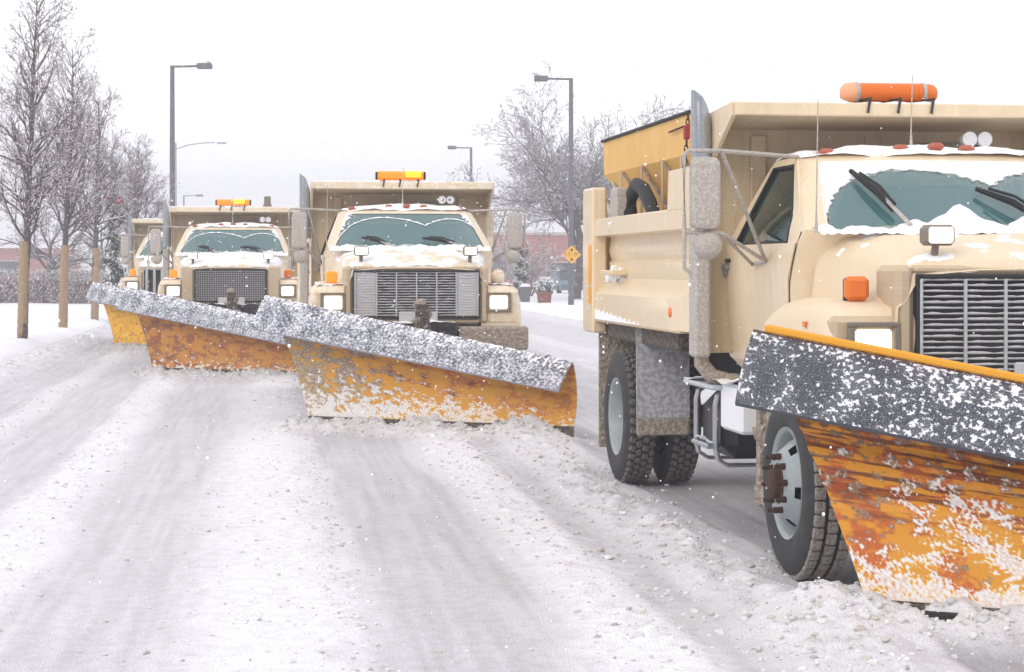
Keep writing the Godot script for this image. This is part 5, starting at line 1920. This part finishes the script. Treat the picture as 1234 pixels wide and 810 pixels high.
func make_street():
	var trees := [[-10.25, 41.5, 7.3, 31, "tallest young street tree with burlap wrapped trunk at the end of the row"], [-11.1, 49.0, 6.95, 32, "second young street tree in the row, trunk wrapped in burlap"], [-12.0, 57.0, 6.4, 33, "third street tree whose wrapped trunk shows beneath a plow's tip"], [-12.6, 66.0, 5.3, 34, "frosted street tree rising behind the garlanded lantern post"]]
	for e in trees: street_tree(Vector3(e[0], 0.1, -e[1]), e[2], e[3], e[4])
	big_tree(Vector3(3.0, 0.1, -92.0), 12.4, 51, "large bare spreading tree behind the clearance sign pole", 0.7)
	for e in [[-21.3, 92.0, 6.0, 61, "bare tree with a dark trunk just beyond the hedge"], [-20.4, 99.0, 6.0, 62, "slim bare tree far behind the hedge by the railing"]]:
		big_tree(Vector3(e[0], 0.1, -e[1]), e[2], e[3], e[4], 0.6, "bare_tree")
	lantern_post(Vector3(-11.75, 0.1, -58.6), 4.5, "lantern post wrapped in frosted garland among the street trees", 81)
	lantern_post(Vector3(-14.9, 0.1, -84.0), 4.4, "lantern post with red bow rising above the farthest truck's bed", 82)
	lantern_post(Vector3(0.36, 0.1, -86.0), 3.45, "snow capped lantern post before the brick building", 83)
	street_light(Vector3(2.28, 0.05, -76.6), 8.9, -1.4, "tall dark street light that carries the clearance sign", 0.115)
	make_sign(Vector3(2.30, 2.13, -76.42), 0.0)
	street_light(Vector3(-12.25, 0.05, -71.5), 8.87, 1.4, "tall dark street light rising behind the truck with the mesh grille", 0.115)
	street_light(Vector3(-2.5, 0.05, -121.0), 8.9, -1.4, "distant street light above the dump bed with the round lamps", 0.11)
	street_light(Vector3(-26.3, 0.05, -155.0), 11.3, 3.6, "pale curved arm street light beside the tall dark pole", 0.12, true)
	street_light(Vector3(-33.1, 0.05, -200.0), 8.8, 1.9, "small distant street light low over the second truck's bed", 0.11)
	# planter with a frosted shrub
	var pt := thing("planter", "brown planter pot with a frosted shrub on the far pavement", "planter", Vector3(1.32, 0.12, -81.0))
	var pot := MB.new()
	pot.lathe([Vector2(0.0, 0.0), Vector2(0.26, 0.0), Vector2(0.30, 0.42), Vector2(0.35, 0.44), Vector2(0.35, 0.52), Vector2(0.0, 0.50)], Transform3D(), 14)
	part(pt, "pot", pot, M.pot)
	var r := RandomNumberGenerator.new()
	r.seed = 5
	var lf := MB.new()
	blades(lf, r, Vector3(0, 0.75, 0), Vector3(0.42, 0.30, 0.42), 500, 0.13)
	part(pt, "shrub", lf, M.needle, 0.0)
	var ls := MB.new()
	blades(ls, r, Vector3(0, 0.80, 0), Vector3(0.44, 0.32, 0.44), 700, 0.13)
	part(pt, "shrub_snow", ls, M.snow, 0.0)
	var bn := thing("litter_bin", "small dark litter bin standing in snow beside the lantern post", "bin", Vector3(0.57, 0.12, -84.0))
	var bb := MB.new()
	bb.lathe([Vector2(0.0, 0.0), Vector2(0.18, 0.0), Vector2(0.22, 0.6), Vector2(0.24, 0.62), Vector2(0.24, 0.68), Vector2(0.0, 0.70)], Transform3D(), 12)
	part(bn, "drum", bb, M.pole)
	var bt := MB.new()
	bt.lathe([Vector2(0.22, 0.70), Vector2(0.18, 0.80), Vector2(0.0, 0.84)], Transform3D(), 12)
	part(bn, "lid", bt, M.snow)
	# brick building on the far side
	var b := thing("brick_building", "low pink brick building beyond the clearance sign", "building", Vector3(-3.0, 0, -132.0))
	var wl := MB.new()
	wl.span(Vector3(0, -0.2, -14), Vector3(34, 3.75, 0))
	part(b, "wall", wl, M.brick)
	var cp := MB.new()
	cp.span(Vector3(-0.15, 3.75, -14.1), Vector3(34.1, 3.95, 0.12), 0.02)
	part(b, "roof", cp, M.stone)
	for x in [6.6, 17.0, 22.0, 27.0]:
		var wn := MB.new()
		wn.box(Vector3(x, 1.35, 0.03), Vector3(2.2, 1.3, 0.06), 0.01)
		var wo := part(b, "window", wn, M.stone)
		var pn := MB.new()
		pn.box(Vector3(x, 1.35, 0.062), Vector3(2.0, 1.1, 0.02))
		part(wo, "pane", pn, M.pane)
	# long low building on the left
	var b2 := thing("low_building", "long beige building behind the hedge", "building", Vector3(-66.0, 0, -165.0))
	var w2 := MB.new()
	w2.span(Vector3(0, -0.2, -12), Vector3(27.5, 3.2, 0))
	part(b2, "wall", w2, M.brick)
	var r2 := MB.new()
	r2.span(Vector3(-0.4, 3.2, -12.4), Vector3(27.9, 3.5, 0.4), 0.03)
	part(b2, "roof", r2, M.snow)
	for k in 6:
		var wn := MB.new()
		wn.box(Vector3(3.0 + k * 4.2, 1.5, 0.03), Vector3(2.4, 1.4, 0.06), 0.01)
		var wo := part(b2, "window", wn, M.stone)
		var pn := MB.new()
		pn.box(Vector3(3.0 + k * 4.2, 1.5, 0.062), Vector3(2.1, 1.2, 0.02))
		part(wo, "pane", pn, M.pane)
	# hedge
	var hd := thing("clipped_hedge", "long clipped leafless hedge dusted with snow behind the street trees", "hedge", Vector3(-22.0, 0.1, -80.0), 0.12)
	var tw := MB.new()
	var sn := MB.new()
	r.seed = 8
	for k in 24000:
		var p := Vector3(r.randf_range(-6.0, 5.6), r.randf_range(0.0, 1.40), r.randf_range(-0.6, 0.6))
		var a := Vector3(r.randfn(), r.randfn() + 0.6, r.randfn()).normalized() * 0.15
		var s := a.cross(Vector3(r.randfn(), r.randfn(), r.randfn())).normalized() * 0.009
		tw.tri(p - s, p + s, p + a)
		if k % 2 == 0: sn.tri(p - s * 1.3 + Vector3(0, 0.02, 0.02), p + s * 1.3 + Vector3(0, 0.02, 0.02), p + a + Vector3(0, 0.02, 0.02))
	part(hd, "twigs", tw, M.hedge, 0.0)
	part(hd, "twig_snow", sn, M.snow, 0.0)
	var core := MB.new()
	core.span(Vector3(-5.9, -0.1, -0.2), Vector3(5.5, 1.0, 0.2))
	part(hd, "inner_stems", core, M.hedge)
	# frosted shrubs beside the brick building
	for e in [[-0.9, 99.0, 3.4, 71, "frosted leafless shrub left of the brick wall behind a truck's mirror"], [0.9, 103.0, 2.9, 72, "frosted leafless shrub standing against the brick wall"], [-2.2, 104.0, 3.2, 73, "frosted leafless shrub showing beside the slatted grille truck's cab"]]:
		var g := Grower.new()
		g.r.seed = e[3]
		g.lift = 0.12
		g.kink = 0.3
		g.least = 0.010
		g.frost = 0.95
		for k in 16:
			var a := TAU * k / 16.0
			var out := g.r.randf_range(0.15, 0.9)
			g.branch(Vector3(cos(a) * 0.1, 0, sin(a) * 0.1), Vector3(cos(a) * out, 1.0, sin(a) * out).normalized(), e[2] * g.r.randf_range(0.6, 1.0), 0.025, 0, 3, 0.3, 0.7)
		var sh := thing("frosted_shrub", e[4], "shrub", Vector3(e[0], 0.1, -e[1]))
		part(sh, "stems", g.wood, M.bark, 60.0)
		part(sh, "twigs", g.twigs, M.twiggrey, 0.0)
		part(sh, "twig_snow", g.snow, M.snow, 0.0)
	# a parked car far off
	var car := thing("parked_car", "blue grey car parked in snow before the brick building", "car", Vector3(3.2, 0.0, -112.0), 0.15)
	var body := MB.new()
	body.prism(PackedVector2Array([Vector2(-2.2, 0.35), Vector2(2.2, 0.35), Vector2(2.25, 0.7), Vector2(1.3, 0.9), Vector2(0.6, 1.38), Vector2(-1.1, 1.4), Vector2(-1.8, 0.95), Vector2(-2.25, 0.85)]), -0.85, 0.85)
	part(car, "body", body, M.car)
	var wsn := MB.new()
	wsn.quad(Vector3(-0.7, 0.93, 1.27), Vector3(0.7, 0.93, 1.27), Vector3(0.62, 1.33, 0.69), Vector3(-0.62, 1.33, 0.69))
	part(car, "windshield", wsn, M.pane)
	for q in [[-0.8, 1.4], [0.8, 1.4], [-0.8, -1.35], [0.8, -1.35]]:
		var cw := MB.new()
		cw.lathe([Vector2(0, 0.11), Vector2(0.2, 0.11), Vector2(0.32, 0.09), Vector2(0.32, -0.09), Vector2(0, -0.1)], Transform3D(Basis(Vector3(0, 0, 1), PI / 2), Vector3(q[0], 0.32, q[1])), 14)
		part(car, "wheel", cw, M.rubber)
	var cs := sheet(Vector3(-0.8, 1.4, -1.1), Vector3(0.8, 1.4, -1.1), Vector3(0.8, 1.38, 0.6), Vector3(-0.8, 1.38, 0.6), 8, 8)
	part(car, "roof_snow", snow_over(cs, 0.08, -0.02, 4, 4.0), M.snow)
	# railing beyond the hedge
	var rl := thing("railing", "thin dark railing standing beyond the end of the hedge", "railing", Vector3(-20.5, 0.1, -90.0))
	for k in 5:
		var ps := MB.new()
		ps.tube([Vector3(k * 1.2, 0, 0), Vector3(k * 1.2, 1.25, 0)], 0.04, 6)
		part(rl, "post", ps, M.pole)
	for y in [0.65, 1.2]:
		var hb := MB.new()
		hb.tube([Vector3(0, y, 0), Vector3(4.8, y, 0)], 0.03, 6)
		part(rl, "rail", hb, M.pole)


# ------------------------------------------------------------------ the scene
func _ready():
	var cam := Camera3D.new()
	cam.name = "camera"
	cam.projection = Camera3D.PROJECTION_FRUSTUM
	cam.near = 0.1
	cam.far = 900.0
	cam.size = 0.1 * 810.0 / FOCAL
	cam.frustum_offset = Vector2(0, -0.1 * (405.0 - HORIZON) / FOCAL)
	cam.position = Vector3(0, EYE, 0)
	add_child(cam)
	cam.current = true
	var env := Environment.new()
	env.background_mode = Environment.BG_SKY
	var sky := Sky.new()
	var sm := ProceduralSkyMaterial.new()
	sm.sky_top_color = lin(0.50, 0.497, 0.525)
	sm.sky_horizon_color = lin(0.545, 0.544, 0.570)
	sm.sky_energy_multiplier = 1.42
	sm.ground_horizon_color = Color(0.93, 0.93, 0.95)
	sm.ground_bottom_color = Color(0.9, 0.9, 0.92)
	sm.sun_angle_max = 1.0
	sky.sky_material = sm
	env.sky = sky
	env.tonemap_mode = Environment.TONE_MAPPER_LINEAR
	env.tonemap_exposure = 1.23
	env.fog_enabled = true
	env.fog_light_color = Color(0.96, 0.96, 0.99)
	env.fog_density = 0.0042
	env.sdfgi_enabled = true
	env.ssao_enabled = true
	env.ssil_enabled = true
	var we := WorldEnvironment.new()
	we.name = "environment"
	we.environment = env
	add_child(we)
	var sun := DirectionalLight3D.new()
	sun.name = "overcast_sun"
	sun.light_energy = 0.47
	sun.light_color = Color(1.0, 0.985, 0.96)
	sun.light_angular_distance = 40.0
	sun.shadow_enabled = true
	sun.rotation_degrees = Vector3(-34, -34, 0)
	add_child(sun)

	make_materials()
	M.frost_full = frost_material(true)
	M.frost_arc = frost_material(false)
	setup_ground_noise()
	var trucks := [
		{"kind": 0, "at": Vector3(2.581, 0, -10.72), "turn": deg_to_rad(7.94), "mirror": 1.43, "label": "cream dump truck cropped by the frame, wipers raised across its snow covered windshield"},
		{"kind": 1, "at": Vector3(-1.109, 0, -21.896), "turn": deg_to_rad(6.95), "mirror": 1.225, "label": "cream dump truck with slatted grille, lit headlights and two round eye-like roof lamps"},
		{"kind": 2, "at": Vector3(-4.48, 0, -31.7), "turn": deg_to_rad(6.5), "mirror": 1.24, "label": "snowy dump truck with dark mesh grille and amber bar over a white hood"},
		{"kind": 3, "at": Vector3(-6.7, 0, -40.0), "turn": deg_to_rad(6.0), "mirror": 1.15, "label": "hindmost dump truck with upright grille bars, half hidden by another truck"}]
	for e in trucks:
		var tf := Transform3D(Basis(Vector3.UP, e.turn), e.at).affine_inverse()
		plows.append([tf, [0.17, 0.15, 0.15, 0.2][e.kind], [0.82, 0.78, 0.68, 0.6][e.kind], [0.1, 0.12, 0.3, 0.6][e.kind]])
	make_road()
	make_lawn("snowy_verge", -4.55, -130.0)
	make_lawn("far_pavement", 9.3, 110.0)
	for e in trucks: make_truck(e)
	make_spreader(trucks[0].at, trucks[0].turn)
	make_street()
	make_clods()
	make_flakes()
